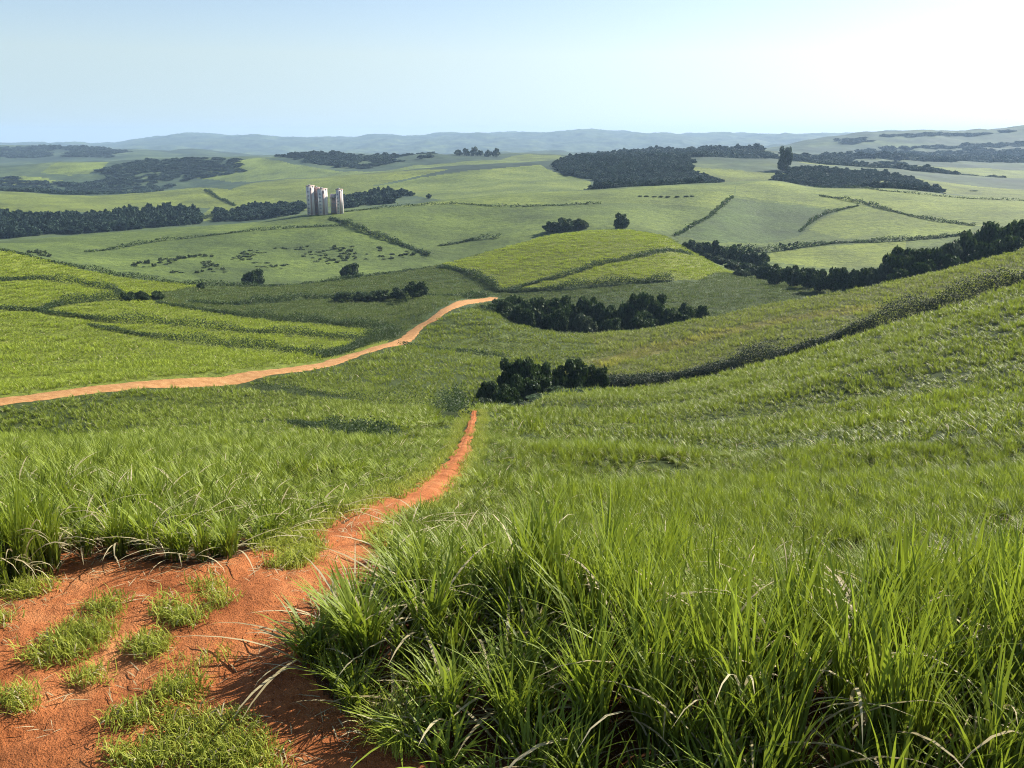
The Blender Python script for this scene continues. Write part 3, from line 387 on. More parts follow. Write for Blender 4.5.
# ---------------------------------------------------------------- road and footpath: ribbons laid on the ground
def ribbon(name, line, width, m, lift, nacross=9, wob=.25, seed=3):
    L = np.array(line); t = np.gradient(L, axis=0); t /= np.linalg.norm(t, axis=1)[:, None]
    nrm = np.stack([-t[:, 1], t[:, 0]], 1)
    w = width(np.linspace(0, 1, len(L))) if callable(width) else np.full(len(L), width)
    s = np.cumsum(np.r_[0, np.linalg.norm(np.diff(L, axis=0), axis=1)])
    vs = []
    for i in range(nacross):
        f = i/(nacross-1)*2-1
        off = f*w/2*(1+wob*fbm(s*.9+31*np.sign(f), s*0+i*.01, 3, seed)*2*abs(f))
        p = L+nrm*off[:, None]
        z = ground_z(p[:, 0], p[:, 1])+lift(p[:, 1])-(0.02+lift(p[:, 1]))*0.8*(abs(f) > .99)
        z = z - 0.05*np.exp(-((abs(f)-.5)/.18)**2)
        z = z - .35*np.exp(-s/.5) - .5*np.exp(-(s[-1]-s)/1.0)       # both ends run into the ground
        vs.append(np.stack([p[:, 0], p[:, 1], z], 1))
    A = np.stack(vs, 1); n = len(L)
    q = np.arange(n*nacross).reshape(n, nacross)
    f4 = np.stack([q[:-1, :-1], q[:-1, 1:], q[1:, 1:], q[1:, :-1]], -1).reshape(-1, 4)
    return mesh_np(name, A.reshape(-1, 3), f4, [m], smooth=True)

def resample(L, step):
    s = np.cumsum(np.r_[0, np.linalg.norm(np.diff(L, axis=0), axis=1)])
    q = np.arange(0, s[-1], step)
    return np.stack([np.interp(q, s, L[:, 0]), np.interp(q, s, L[:, 1])], 1)
PATH = resample(PATH, .25); ROADL = resample(ROADL, .8)
tag(ribbon('footpath', PATH, lambda s: 1.25-.85*np.clip(s*1.5, 0, 1), M_soil, lambda y: .03+y*.0012, wob=.9), 'narrow red earth footpath winding downhill between the two near cane fields', 'footpath', 'structure')
tag(ribbon('dirt_road', ROADL, 3.5, M_road, lambda y: .10+y*.0006), 'wide ochre dirt road curving across the slope towards the valley grove', 'dirt road', 'structure')

# ---------------------------------------------------------------- cane tufts
def make_tuft(name, nblades, hmin, hmax, spread, width, seg, dry=0, seed=1, mats=None, lean=.9, upright=.25, clumps=1):
    r = np.random.default_rng(seed)
    cc = [(0, 0)] if clumps == 1 else [(spread*math.sqrt((i_+.5)/clumps)*math.cos(i_*2.4), spread*math.sqrt((i_+.5)/clumps)*math.sin(i_*2.4)) for i_ in range(clumps)]
    cr = spread if clumps == 1 else spread/math.sqrt(clumps)*.42
    vs, fs, mi = [], [], []; b = 0
    for k in range(nblades):
        isdry = k >= nblades-dry
        az = r.uniform(0, 2*math.pi); rad = cr*math.sqrt(r.uniform()); a0 = r.uniform(0, 6.28); ck = cc[k % clumps]
        bx, by = ck[0]+rad*math.cos(a0), ck[1]+rad*math.sin(a0)
        Lb = r.uniform(hmin, hmax); th = r.uniform(.02, upright) if not isdry else r.uniform(.3, .7)
        curl = r.uniform(.3, lean) if r.uniform() < .78 else r.uniform(lean, lean*2.1)
        if isdry: curl = r.uniform(1.3, 2.6)
        w = width*r.uniform(.7, 1.25); x = np.array([bx, by, r.uniform(0, .45)*hmin]); step = Lb/seg
        side = np.array([-math.sin(az), math.cos(az), 0])
        tw = r.uniform(-.6, .6)
        for s in range(seg+1):
            f = s/seg
            ww = w*(0.55+1.1*f)*(1-f**2.2) if s < seg else w*.03
            sd = side*math.cos(tw*f*2)+np.array([0, 0, 1])*math.sin(tw*f*2)*.5
            vs += [x-sd*ww/2, x+sd*ww/2]
            ang = th+curl*f**1.7*1.2
            x = x+step*np.array([math.sin(ang)*math.cos(az), math.sin(ang)*math.sin(az), math.cos(ang)])
        for s in range(seg):
            fs.append((b+2*s, b+2*s+1, b+2*s+3, b+2*s+2)); mi.append(1 if isdry else 0)
        b += 2*(seg+1)
    o = mesh_np(name, vs, fs, mats, smooth=True, midx=mi, link=False)
    at = o.data.attributes.new('tip', 'FLOAT', 'POINT'); at.data.foreach_set('value', np.tile(np.repeat(np.linspace(0, 1, seg+1), 2), nblades).astype(np.float32))
    return o

def proto_collection(name, objs):
    c = bpy.data.collections.new(name)
    for o in objs: c.objects.link(o)
    return c

def scatter(name, x, y, z, rotz, tilt, scale, tint, idx, coll):
    """points that carry the tufts of ONE crop object"""
    n = len(x)
    me = bpy.data.meshes.new(name); me.vertices.add(n)
    me.vertices.foreach_set('co', np.stack([x, y, z], 1).astype(np.float32).ravel())
    for nm, ty, val in (('rot', 'FLOAT_VECTOR', np.stack([tilt[:, 0], tilt[:, 1], rotz], 1)), ('scl', 'FLOAT_VECTOR', scale), ('tint', 'FLOAT', tint)):
        a = me.attributes.new(nm, ty, 'POINT')
        a.data.foreach_set('vector' if ty == 'FLOAT_VECTOR' else 'value', np.asarray(val, np.float32).ravel())
    a = me.attributes.new('idx', 'INT', 'POINT'); a.data.foreach_set('value', np.asarray(idx, np.int32))
    o = bpy.data.objects.new(name, me); COL.objects.link(o)
    ng = bpy.data.node_groups.new('grow_' + name, 'GeometryNodeTree')
    ng.interface.new_socket('Geometry', in_out='INPUT', socket_type='NodeSocketGeometry')
    ng.interface.new_socket('Geometry', in_out='OUTPUT', socket_type='NodeSocketGeometry')
    N = ng.nodes; gi = N.new('NodeGroupInput'); go = N.new('NodeGroupOutput')
    ip = N.new('GeometryNodeInstanceOnPoints'); ci = N.new('GeometryNodeCollectionInfo')
    ci.inputs['Collection'].default_value = coll; ci.inputs['Separate Children'].default_value = True; ci.inputs['Reset Children'].default_value = True
    def na(nm, ty):
        a = N.new('GeometryNodeInputNamedAttribute'); a.data_type = ty; a.inputs['Name'].default_value = nm
        return next(s for s in a.outputs if s.enabled and s.name == 'Attribute')
    lk = ng.links
    lk.new(gi.outputs[0], ip.inputs['Points']); lk.new(ci.outputs[0], ip.inputs['Instance'])
    ip.inputs['Pick Instance'].default_value = True
    lk.new(na('idx', 'INT'), ip.inputs['Instance Index']); lk.new(na('rot', 'FLOAT_VECTOR'), ip.inputs['Rotation']); lk.new(na('scl', 'FLOAT_VECTOR'), ip.inputs['Scale'])
    lk.new(ip.outputs[0], go.inputs[0])
    md = o.modifiers.new('grow', 'NODES'); md.node_group = ng
    return o

_pc = {}
def cane_protos(matname):
    if matname in _pc: return _pc[matname]
    m_ = {'cane': M_cane, 'bright': M_bright, 'dull': M_dull, 'yellow': M_yellow, 'ripe': M_ripe}[matname]
    ob = []
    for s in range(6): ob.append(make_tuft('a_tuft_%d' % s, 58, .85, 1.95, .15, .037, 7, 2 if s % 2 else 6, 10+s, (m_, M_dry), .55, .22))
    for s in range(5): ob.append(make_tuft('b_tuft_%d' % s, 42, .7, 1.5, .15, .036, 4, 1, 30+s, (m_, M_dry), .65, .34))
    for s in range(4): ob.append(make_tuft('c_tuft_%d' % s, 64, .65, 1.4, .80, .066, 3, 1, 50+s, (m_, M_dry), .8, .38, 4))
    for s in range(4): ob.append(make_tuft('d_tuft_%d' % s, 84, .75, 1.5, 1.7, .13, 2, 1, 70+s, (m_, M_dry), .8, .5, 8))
    _pc[matname] = proto_collection('protos_' + matname, ob); return _pc[matname]

def jgrid(x0, x1, y0, y1, sp):
    gx, gy = np.meshgrid(np.arange(x0, x1, sp), np.arange(y0, y1, sp))
    gx = gx.ravel()+rng.uniform(-.5, .5, gx.size)*sp; gy = gy.ravel()+rng.uniform(-.5, .5, gy.size)*sp
    return gx, gy

RINGS = [(3.0, 10.5, .46, 0, 6), (10.5, 16, .38, 0, 6), (16, 48, .45, 6, 5), (48, 130, 1.15, 11, 4), (130, 480, 2.3, 15, 4)]
GAPL = [smooth_line(g) for g in GAPS]
HEDL = [smooth_line(h[0]) for h in HEDGE_SHADE_LINES]
def zone_at(x, y):
    i, fi, j, fj = gidx(x, y)
    return zone[np.where(fi > .5, i+1, i), np.where(fj > .5, j+1, j)]

name_z = lambda z: z == 'cane_right'
sxy = lambda b: .95 if b < 11 else (.72 if b < 49 else .9)
shh = lambda b: 1.02 if b < 11 else (.74 if b < 17 else (.62 if b < 49 else .68))
def cane_field(name, label, zname, matname, hscale=1.0, tint0=.2):
    zi = ZN.index(zname)
    acc = [[] for _ in range(8)]
    rows = np.where((zone == zi).any(1))[0]; ymin, ymax = YROW[rows[0]], YROW[rows[-1]]
    cols = np.where((zone == zi).any(0))[0]; amin, amax = max(ACOL[cols[0]], -.8), min(ACOL[cols[-1]], .95)
    for (y0, y1, sp, i0, ni) in RINGS:
        a, b = max(y0, ymin), min(y1, ymax)
        if a >= b: continue
        x, y = jgrid(min(amin*b, amin*a), max(amax*b, amax*a), a, b, sp)
        k = (x/y > amin) & (x/y < amax) & (zone_at(x, y) == zi); x, y = x[k], y[k]
        # keep the road, the path and the tracks open
        if b > 60: k = polydist(x, y, ROADL[::4]) > 3.0+sp*.35; x, y = x[k], y[k]
        if a < 90: k = polydist(x, y, PATH[::4]) > .55+.3*(vnoise(x*1.5, y*1.5, 4))+np.clip((y-25)/80,0,.4); x, y = x[k], y[k]
        n = len(x)
        if not n: continue
        dd = polydist(x, y, [tuple(p) for p in DIRT_P]) if b < 20 else np.full(n, 99.)
        st = fbm(x/16+y/60, y/4.2-x/13, 3, 41)       # bands of weaker growth along the contour
        pt = fbm(x/4.0, y/4.0, 3, 43)
        h = 1.0+1.3*st+.5*pt
        d = np.full(n, 9.)
        for g in GAPL: d = np.minimum(d, polydist(x, y, g))
        h *= 1-.55*np.exp(-(d/(1.1+y*.011))**2)
        if a < 90:
            pd = polydist(x, y, PATH[::4]); h *= np.clip(.30+pd/5.5, 0, 1)
        hd = np.full(n, 9.)
        for g in HEDL:
            if g[:, 1].min() < b+5 and g[:, 1].max() > a-5: hd = np.minimum(hd, polydist(x, y, g))
        keep = (hd > 1.0+sp*.7) & (rng.uniform(size=n) > np.clip((-.16-st-pt*.6)*1.8, 0, .5))
        h = h*(1+.22*np.clip((12-y)/3, 0, 1))
        cl = vnoise(x/1.5+y/9, y/1.5, 47); cl2 = vnoise(x/.7, y/.7, 48); h = h*(.62+.55*cl+.22*cl2)
        h = h*np.clip(.36+dd/3.6, 0, 1) if name_z(zname) else h
        h = np.clip(h, .38, 1.5)*rng.uniform(.68, 1.25, n)*hscale
        tl = rng.normal(0, .07, (n, 2))
        keep &= ~((cl < .13) & (y > 12) & (y < 140))
        ti = np.clip(.45*(cl-.5)+tint0+1.5*st+.6*pt+rng.normal(0, .26, n), -.5, .85)
        sc = np.stack([rng.uniform(.9, 1.2, n)*sxy(b)]*2+[h*shh(b)], 1)
        for q, v_ in zip(acc, (x, y, ground_z(x, y)-.02, rng.uniform(0, 6.28, n), tl, sc, ti, i0+rng.integers(0, ni, n))): q.append(v_[keep])
    A = [np.concatenate(q) for q in acc]
    print(name, zname, len(A[0]))
    return tag(scatter(name, *A, cane_protos(matname)), label, 'sugarcane', 'stuff')

cane_field('sugarcane', 'tall green sugarcane filling the near slope to the right of the red footpath', 'cane_right', 'cane', .74, .22)
cane_field('sugarcane', 'fresh green sugarcane between the red footpath, the red clearing and the ochre road', 'cane_left', 'cane', .58, .38)
cane_field('sugarcane', 'short green cane in the hollow between the road bend and the near tree clump', 'cane_valley', 'cane', .65, .15)
cane_field('sugarcane', 'narrow golden stripe of ripening cane above the dark curved ditch', 'cane_ripe', 'ripe', .7, .3)
cane_field('sugarcane', 'yellowing cane on the crest between the curved ditch and the tree belt', 'cane_slope', 'yellow', .7, .25)
cane_field('sugarcane', 'bright yellow-green cane covering the hillside above the ochre road', 'bright', 'bright', .6, .25)
cane_field('sugarcane', 'dull green cane behind the bright hillside, split by a row of shrubs', 'dark2', 'dull', .6, .3)
cane_field('sugarcane', 'golden green cane over the rounded dome-shaped hill', 'dome', 'bright', .7, .15)
cane_field('sugarcane', 'dark green cane strip at the foot of the dome-shaped hill', 'foot', 'dull', .6, .1)

_t = np.array([(a_+rng.normal(0, .12), b_+rng.normal(0, .12)) for a_, b_ in TUFT_SPOT for _ in range(2)]); n = len(_t)
tag(scatter('cane_tuft', _t[:, 0], _t[:, 1], ground_z(_t[:, 0], _t[:, 1])-.02, rng.uniform(0, 6.28, n), rng.normal(0, .1, (n, 2)), np.stack([rng.uniform(.6, .8, n)]*2+[rng.uniform(.5, .8, n)], 1), rng.uniform(0, .6, n), rng.integers(0, 6, n), cane_protos('cane')),
    'separate bushy cane tuft at the left border in front of the left field', 'sugarcane', 'stuff')

# ---------------------------------------------------------------- grass and weeds on the clearing
WE = [make_tuft('w_tuft_%d' % s, 40, .05, .16, .13, .009, 3, 2, 90+s, (M_weed, M_dry), 1.6, .9) for s in range(4)]
WC = proto_collection('protos_weed', WE)
WE2 = [make_tuft('v_tuft_%d' % s, 44, .22, .50, .16, .014, 4, 3, 95+s, (M_weed, M_dry), 1.6, .7) for s in range(4)]
WC2 = proto_collection('protos_rank_weed', WE2)
def patch(label, poly, sp=.13, coll=WC, sc=(.6, 1.5), dens=.75):
    p = np.array(poly); x, y = jgrid(p[:, 0].min()-.3, p[:, 0].max()+.3, p[:, 1].min()-.3, p[:, 1].max()+.3, sp)
    dx, dy = fbm(x*1.1, y*1.1, 3, 51)*.8, fbm(x*1.1, y*1.1, 3, 52)*.8
    k = inpoly(x+dx, y+dy, p) & (vnoise(x*2.6, y*2.6, 8) < dens*.75) & (rng.uniform(size=len(x)) < .8) & (y > 1.5); x, y = x[k], y[k]; n = len(x)
    if n < 3: return
    s = rng.uniform(*sc, n)
    o = scatter('grass_patch', x, y, ground_z(x, y)-.01, rng.uniform(0, 6.28, n), rng.normal(0, .2, (n, 2)), np.stack([s, s, s], 1), rng.uniform(0, .6, n), rng.integers(0, 4, n), coll)
    tag(o, label, 'grass', 'stuff')
PL = ['long low grass patch slanting across the middle of the red clearing', 'small grass patch just above the long slanting one on the red earth',
 'little round grass tuft patch in the open middle of the red clearing', 'thin grass strip below the little round tuft patch',
 'flat sparse grass patch close to the shade of the tall cane', 'grass patch with a ragged edge above the big grassy mound', 'leafy grass patch joining onto the big grassy mound from its left',
 'big grassy mound patch at the foot of the red clearing', 'dense grass filling the bottom edge of the red clearing', 'small grass patch at the bottom left of the big mound',
 'grass patch low on the left border of the red earth', 'tiny grass patch on the left border beneath the tall cane tuft', 'dry grassy strip under the tall cane tuft at the left border',
 'yellowish grass strip at the fork between the clearing and the footpath', 'grass running up along the left side of the footpath', 'few sparse blades in the middle of the lower red earth']
for i, (lab, pg) in enumerate(zip(PL, PATCHES)):
    patch(lab, pg, .085, WC, (.8, 1.9), .85)
for lab, pg in zip(['weeds spreading from under the tall cane onto the shaded red earth', 'low weeds at the shaded corner of the tall cane'], WEEDEDGE):
    patch(lab, pg, .16, WC2, (.6, 1.2), .9)

_pp = np.concatenate([PATH+np.random.default_rng(k).normal(0, 1, PATH.shape)*.10+np.array([sg*(.50+.10*k), 0]) for k in range(4) for sg in (-1, 1)])
_pp = _pp[(_pp[:, 1] < 75)]; x, y = _pp[:, 0], _pp[:, 1]; k = rng.uniform(size=len(x)) < .55; x, y = x[k], y[k]; n = len(x); s = rng.uniform(.8, 2.4, n)
tag(scatter('grass_patch', x, y, ground_z(x, y), rng.uniform(0, 6.28, n), rng.normal(0, .2, (n, 2)), np.stack([s, s, s], 1), rng.uniform(-.3, .5, n), rng.integers(0, 4, n), WC),
    'thin grassy fringe along both edges of the red footpath', 'grass', 'stuff')
# clods, dead leaf litter on the earth
def rock(seed):
    r = np.random.default_rng(seed)
    t = (1+5**.5)/2
    v = np.array([(-1, t, 0), (1, t, 0), (-1, -t, 0), (1, -t, 0), (0, -1, t), (0, 1, t), (0, -1, -t), (0, 1, -t), (t, 0, -1), (t, 0, 1), (-t, 0, -1), (-t, 0, 1)])/1.9
    f = [(0, 11, 5), (0, 5, 1), (0, 1, 7), (0, 7, 10), (0, 10, 11), (1, 5, 9), (5, 11, 4), (11, 10, 2), (10, 7, 6), (7, 1, 8), (3, 9, 4), (3, 4, 2), (3, 2, 6), (3, 6, 8), (3, 8, 9), (4, 9, 5), (2, 4, 11), (6, 2, 10), (8, 6, 7), (9, 8, 1)]
    return mesh_np('clod_%d' % seed, v*r.uniform(.55, 1.1, (12, 1))*(1, .8, .55), f, [M_soil], link=False)
CC = proto_collection('protos_clod', [rock(s) for s in range(5)])
x, y = jgrid(-14, 4, 4, 16, .16)
k = inpoly(x, y, DIRT_P) & (vnoise(x*.8, y*.8, 61) > .45) & (rng.uniform(size=len(x)) > .35); x, y = x[k], y[k]; n = len(x)
s = rng.uniform(.006, .028, n)*rng.uniform(.5, 1.3, n)
tag(scatter('dirt_clods', x, y, ground_z(x, y)+.004, rng.uniform(0, 6.28, n), rng.normal(0, .3, (n, 2)), np.stack([s, s, s], 1), rng.uniform(0, 1, n), rng.integers(0, 5, n), CC),
    'loose red clods and crumbs strewn over the bare earth clearing', 'dirt clods', 'stuff')
LT = [make_tuft('l_tuft_%d' % s, 7, .12, .34, .25, .012, 3, 7, 120+s, (M_weed, M_dry), .3, .2) for s in range(4)]
for o in LT:
    co = np.zeros(len(o.data.vertices)*3, np.float32); o.data.vertices.foreach_get('co', co); co = co.reshape(-1, 3); co[:, 2] *= .06; o.data.vertices.foreach_set('co', co.ravel())
LC = proto_collection('protos_litter', LT)
x, y = jgrid(-14, 5, 4, 17, .3)
de = polydist(x, y, [tuple(p) for p in DIRT_P])
k = inpoly(x, y, DIRT_P) & (rng.uniform(size=len(x)) < np.clip(.9*np.exp(-de/.5)+.12, 0, 1)); x, y = x[k], y[k]; n = len(x)
s = rng.uniform(.6, 1.3, n)
tag(scatter('leaf_litter', x, y, ground_z(x, y)+.012, rng.uniform(0, 6.28, n), rng.normal(0, .05, (n, 2)), np.stack([s, s, s], 1), rng.uniform(-.3, .5, n), rng.integers(0, 4, n), LC),
    'dead straw coloured cane leaves lying at the edge of the red earth', 'leaf litter', 'stuff')

# ---------------------------------------------------------------- leafy masses: hedges and trees
def leaf_quads(c, size, r, up=.35):
    """one bent leaf clump per centre"""
    n = len(c)
    nrm = r.normal(0, 1, (n, 3)); nrm[:, 2] = abs(nrm[:, 2])+up; nrm /= np.linalg.norm(nrm, axis=1)[:, None]
    t = np.cross(nrm, r.normal(0, 1, (n, 3))); t /= np.linalg.norm(t, axis=1)[:, None]; b = np.cross(nrm, t)
    s = (size*r.uniform(.6, 1.4, n))[:, None]
    v = np.stack([c-t*s, c-b*s*.6+nrm*s*.15, c+t*s, c+b*s*.6-nrm*s*.15], 1).reshape(-1, 3)
    return v, np.arange(n*4).reshape(n, 4)

M_ditch_shade = leaf_material('ditch_shade_leaf', (.008, .018, .006), (.03, .05, .016), (.04, .07, .015), .6, .15, inst=False)  # very dark leaves put in for the shadow below the slope's crest
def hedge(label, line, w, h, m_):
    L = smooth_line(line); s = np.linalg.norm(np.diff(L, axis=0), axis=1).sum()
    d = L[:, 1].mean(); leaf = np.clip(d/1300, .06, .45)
    n = int(min(22000, s*w*h/(leaf**2)*(2.2 if m_ is M_ditch_shade else .9))); L = resample(L, .5)
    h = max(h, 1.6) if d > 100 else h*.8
    if m_ is M_ditch_shade: n = int(n*1.3)
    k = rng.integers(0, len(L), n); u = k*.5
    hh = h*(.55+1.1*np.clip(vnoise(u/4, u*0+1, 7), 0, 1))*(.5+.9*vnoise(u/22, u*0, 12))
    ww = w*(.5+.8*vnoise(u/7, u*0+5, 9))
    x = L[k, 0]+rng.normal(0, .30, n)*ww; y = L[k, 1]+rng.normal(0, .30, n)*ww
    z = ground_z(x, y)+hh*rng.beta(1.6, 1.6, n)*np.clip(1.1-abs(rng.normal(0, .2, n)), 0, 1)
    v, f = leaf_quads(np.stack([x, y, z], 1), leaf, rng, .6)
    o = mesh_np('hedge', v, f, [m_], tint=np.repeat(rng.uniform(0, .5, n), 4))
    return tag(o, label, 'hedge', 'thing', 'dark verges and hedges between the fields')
HLAB = ['low dark weedy verge running through the fresh cane left of the footpath', 'dark verge line in the left cane that ends at the top of the red footpath',  # verge growth, with cane-edge shade put into its dark colour
 'short dark verge starting at the ochre road bend and crossing the green hollow', 'thick bushy dark ditch line with painted crest shade running right from the near tree clump',
 'long thin dark track verge with painted crest shade climbing the right hillside', 'upper thin dark line across the bright yellow-green hillside', 'dark line that meets the fork on the bright hillside from its left edge',
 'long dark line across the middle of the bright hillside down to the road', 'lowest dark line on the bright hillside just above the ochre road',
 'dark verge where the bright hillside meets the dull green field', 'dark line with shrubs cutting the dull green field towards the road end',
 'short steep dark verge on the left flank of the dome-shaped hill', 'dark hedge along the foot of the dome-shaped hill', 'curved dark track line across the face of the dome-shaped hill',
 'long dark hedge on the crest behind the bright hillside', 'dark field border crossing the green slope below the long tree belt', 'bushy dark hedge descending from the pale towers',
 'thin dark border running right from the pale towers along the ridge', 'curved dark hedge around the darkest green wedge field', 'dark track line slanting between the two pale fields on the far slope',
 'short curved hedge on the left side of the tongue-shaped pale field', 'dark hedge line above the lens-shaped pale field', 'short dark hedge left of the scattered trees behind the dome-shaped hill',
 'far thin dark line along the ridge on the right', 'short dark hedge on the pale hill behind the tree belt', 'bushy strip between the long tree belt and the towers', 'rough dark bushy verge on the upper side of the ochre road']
for lab, (ln, w, h) in zip(HLAB, HEDGE_SHADE_LINES): hedge(lab, ln, w if ln[0][1] < 400 else w*.42, h if ln[0][1] < 400 else h*.65, M_ditch_shade if 'ditch' in lab or 'thin dark track verge' in lab else M_hedge_shade)

def crown_mesh(name, seed, n, m_, leaf, wide=1.0, lobes=17):
    """crown of unit height and unit radius: leaf clumps on the shells of several uneven lobes"""
    r = np.random.default_rng(seed)
    P = []
    for k in range(lobes):
        a = k*2.4+r.uniform(-.5, .5); hz = r.uniform(.2, .86); rr = r.uniform(.35, .78)*math.sqrt(max(.1, 1-((hz-.35)/.6)**2))
        rad = r.uniform(.17, .30)
        q = int(n/lobes*(rad/.24)**2)
        d = r.normal(0, 1, (q, 3)); d /= np.linalg.norm(d, axis=1)[:, None]
        d *= (rad*r.uniform(.35, 1.15, q)**.5)[:, None]
        d[:, 2] *= .60
        P.append(np.array([rr*math.cos(a)*wide, rr*math.sin(a)*wide, hz])+d)
    q = n//3
    d = r.normal(0, 1, (q, 3)); d /= np.linalg.norm(d, axis=1)[:, None]; d *= (r.uniform(.1, 1, q)**.4)[:, None]
    P.append(np.array([0, 0, .46])+d*(.62, .62, .40))
    P = np.concatenate(P); P[:, 2] = np.clip(P[:, 2], .0, 1.0)
    v, f = leaf_quads(P, leaf, r)
    return mesh_np(name, v, f, [m_], link=False, tint=np.repeat(np.clip(r.normal(.2, .2, len(P)), -.1, .6), 4)).data

def trunk_mesh(seed):
    r = np.random.default_rng(seed); vs, fs = [], []
    def tube(p0, p1, r0, r1, n=7, seg=4):
        b = len(vs); p0 = np.array(p0); p1 = np.array(p1)
        for s in range(seg+1):
            f = s/seg; c = p0+(p1-p0)*f+np.r_[r.normal(0, .012, 2), 0]*(0 < s < seg)
            for k in range(n):
                a = k/n*6.2832; vs.append(c+np.array([math.cos(a), math.sin(a), 0])*(r0+(r1-r0)*f))
        for s in range(seg):
            for k in range(n): fs.append((b+s*n+k, b+s*n+(k+1) % n, b+(s+1)*n+(k+1) % n, b+(s+1)*n+k))
    tube((0, 0, -.08), (r.uniform(-.05, .05), r.uniform(-.05, .05), .45), .05, .03)
    for k in range(6):
        a = k*1.05+r.uniform(-.3, .3); z = r.uniform(.22, .42)
        tube((0, 0, z), (.42*math.cos(a), .42*math.sin(a), z+r.uniform(.2, .4)), .024, .008, 5, 3)
    return mesh_np('trunk', vs, fs, [M_bark], smooth=True, link=False).data

CROWN = [crown_mesh('crown', 200+s, 3800, M_tree, .062) for s in range(6)]
CROWN_P = [crown_mesh('crown', 220+s, 2600, M_tree_pale, .065) for s in range(2)]
CROWN_FAR = [crown_mesh('crown', 240+s, 520, M_tree, .14, lobes=8) for s in range(4)]
TRUNK = [trunk_mesh(300+s) for s in range(3)]
def plant(name, label, cat, x, y, h, w, group=None, crowns=CROWN, k=None):
    g = float(ground_z(x, y)[0])
    root = bpy.data.objects.new(name, None); COL.objects.link(root)
    root.location = (x, y, g-.1); root.rotation_euler = (0, 0, rng.uniform(0, 6.28)); root.scale = (w/2*1.12, w/2*1.12, h*1.04)
    root.empty_display_size = .2
    tag(root, label, cat, 'thing', group)
    k = int(rng.integers(0, 99)) if k is None else k
    c = bpy.data.objects.new('crown', crowns[k % len(crowns)]); COL.objects.link(c); c.parent = root
    t = bpy.data.objects.new('trunk' if name != 'shrub' else 'stem', TRUNK[k % 3]); COL.objects.link(t); t.parent = root
    return root

ORD = ['first', 'second', 'third', 'fourth', 'fifth', 'sixth', 'seventh', 'eighth', 'ninth', 'tenth', 'eleventh', 'twelfth', 'thirteenth', 'fourteenth', 'fifteenth', 'sixteenth', 'seventeenth', 'eighteenth', 'nineteenth', 'twentieth', 'twenty-first', 'twenty-second', 'twenty-third', 'twenty-fourth', 'twenty-fifth', 'twenty-sixth']
def grove(items, fmt_, name, cat, group, crowns=CROWN, pale=()):
    o_ = sorted(range(len(items)), key=lambda i: items[i][0]/items[i][1])
    for r_, i in enumerate(o_):
        x, y, h, w = items[i]
        w = max(w, h*.82)
        plant(name, fmt_ % ORD[r_], cat, x, y, h, w, group, CROWN_P if i in pale else crowns)
back = GROVEA[:15]; front = GROVEA[15:]
grove(back, '%s dark tree from the left in the grove behind the near cane crest', 'tree', 'tree', 'trees of the valley grove')
grove(front, '%s low bushy tree from the left along the front edge of the valley grove', 'tree', 'tree', 'trees of the valley grove', pale=(2,))
grove(GROVEB[:6], '%s tallest dark tree from the left in the near tree clump', 'tree', 'tree', 'trees of the near clump')
grove(GROVEB[6:10], '%s rounded bush from the left at the foot of the near tree clump', 'shrub', 'shrub', 'trees of the near clump')
grove(GROVEB[10:15], '%s low dark thicket bush from the left in front of the near tree clump', 'shrub', 'shrub', 'trees of the near clump')
grove(GROVEB[15:], '%s pale green bush from the left near the top of the footpath', 'shrub', 'shrub', 'trees of the near clump', pale=(0, 1, 2))
grove([(x, y, h*.9, w*.9) for x, y, h, w in BELTR], '%s tree from the left in the dark belt along the right hill crest', 'tree', 'tree', 'trees of the belt behind the right hill', pale=(5, 10))
grove(BELTM, '%s tree from the left in the thicket beside the dome-shaped hill', 'tree', 'tree', 'trees beside the dome-shaped hill')
LL = {'bush_left': ('tree', 'lone round dark tree just behind the crest hedge of the bright hillside'), 'bush_mid': ('tree', 'lone dark domed tree below the long hedge, between the towers and the shrub row'),
 'tree_dome1': ('tree', 'tallest of the small bluish trees behind the dome-shaped hill'), 'tree_dome2': ('tree', 'right one of the clustered bluish trees behind the dome-shaped hill'), 'tree_dome3': ('tree', 'left one of the clustered bluish trees behind the dome-shaped hill'),
 'tree_dome4': ('tree', 'single round tree standing apart on top of the dome-shaped hill'), 'big': ('tree', 'very large lone oval tree on the far ridge'),
 'tr1': ('tree', 'highest tree at the right end of the shrub row in the dull green field'), 'tr2': ('shrub', 'shrub next to the highest tree in the row'), 'tr3': ('shrub', 'middle shrub of the row in the dull green field'),
 'tr4': ('shrub', 'second shrub from the left end of the row in the dull green field'), 'tr5': ('shrub', 'leftmost shrub of the row in the dull green field'), 'small': ('shrub', 'tiny lone bush at the tip of the bright hillside'),
 'sh1': ('shrub', 'middle shrub of the three on the bright hillside'), 'sh2': ('shrub', 'right shrub of the three on the bright hillside'), 'sh3': ('shrub', 'left shrub of the three on the bright hillside'),
 'fR': ('tree', 'small lone round tree on the far ridge at the right'), 'c1': ('shrub', 'tiny bush on the slope left of the dome-shaped hill')}
for kk, (x, y, h, w) in LONE.items(): plant(LL[kk][0], LL[kk][1], LL[kk][0], x, y, h, w, None, CROWN if y < 620 or kk == 'big' else CROWN_FAR)
grove(BUSHROW, '%s small bush from the left in the dotted row on the light ridge field', 'shrub', 'shrub', 'dotted bush row', CROWN_FAR)
SKYROW = [(x, y, 11+3*(i % 3), w) for i, (x, y, h, w) in enumerate(SKYROW)]
grove(SKYROW, '%s tree from the left in the short row on the skyline', 'tree', 'tree', 'row of skyline trees', CROWN_FAR)
SHRUBS_ROAD = [(x-1.5, y+3.5, min(h, 1.9), w*1.7) for x, y, h, w in SHRUBS_ROAD]


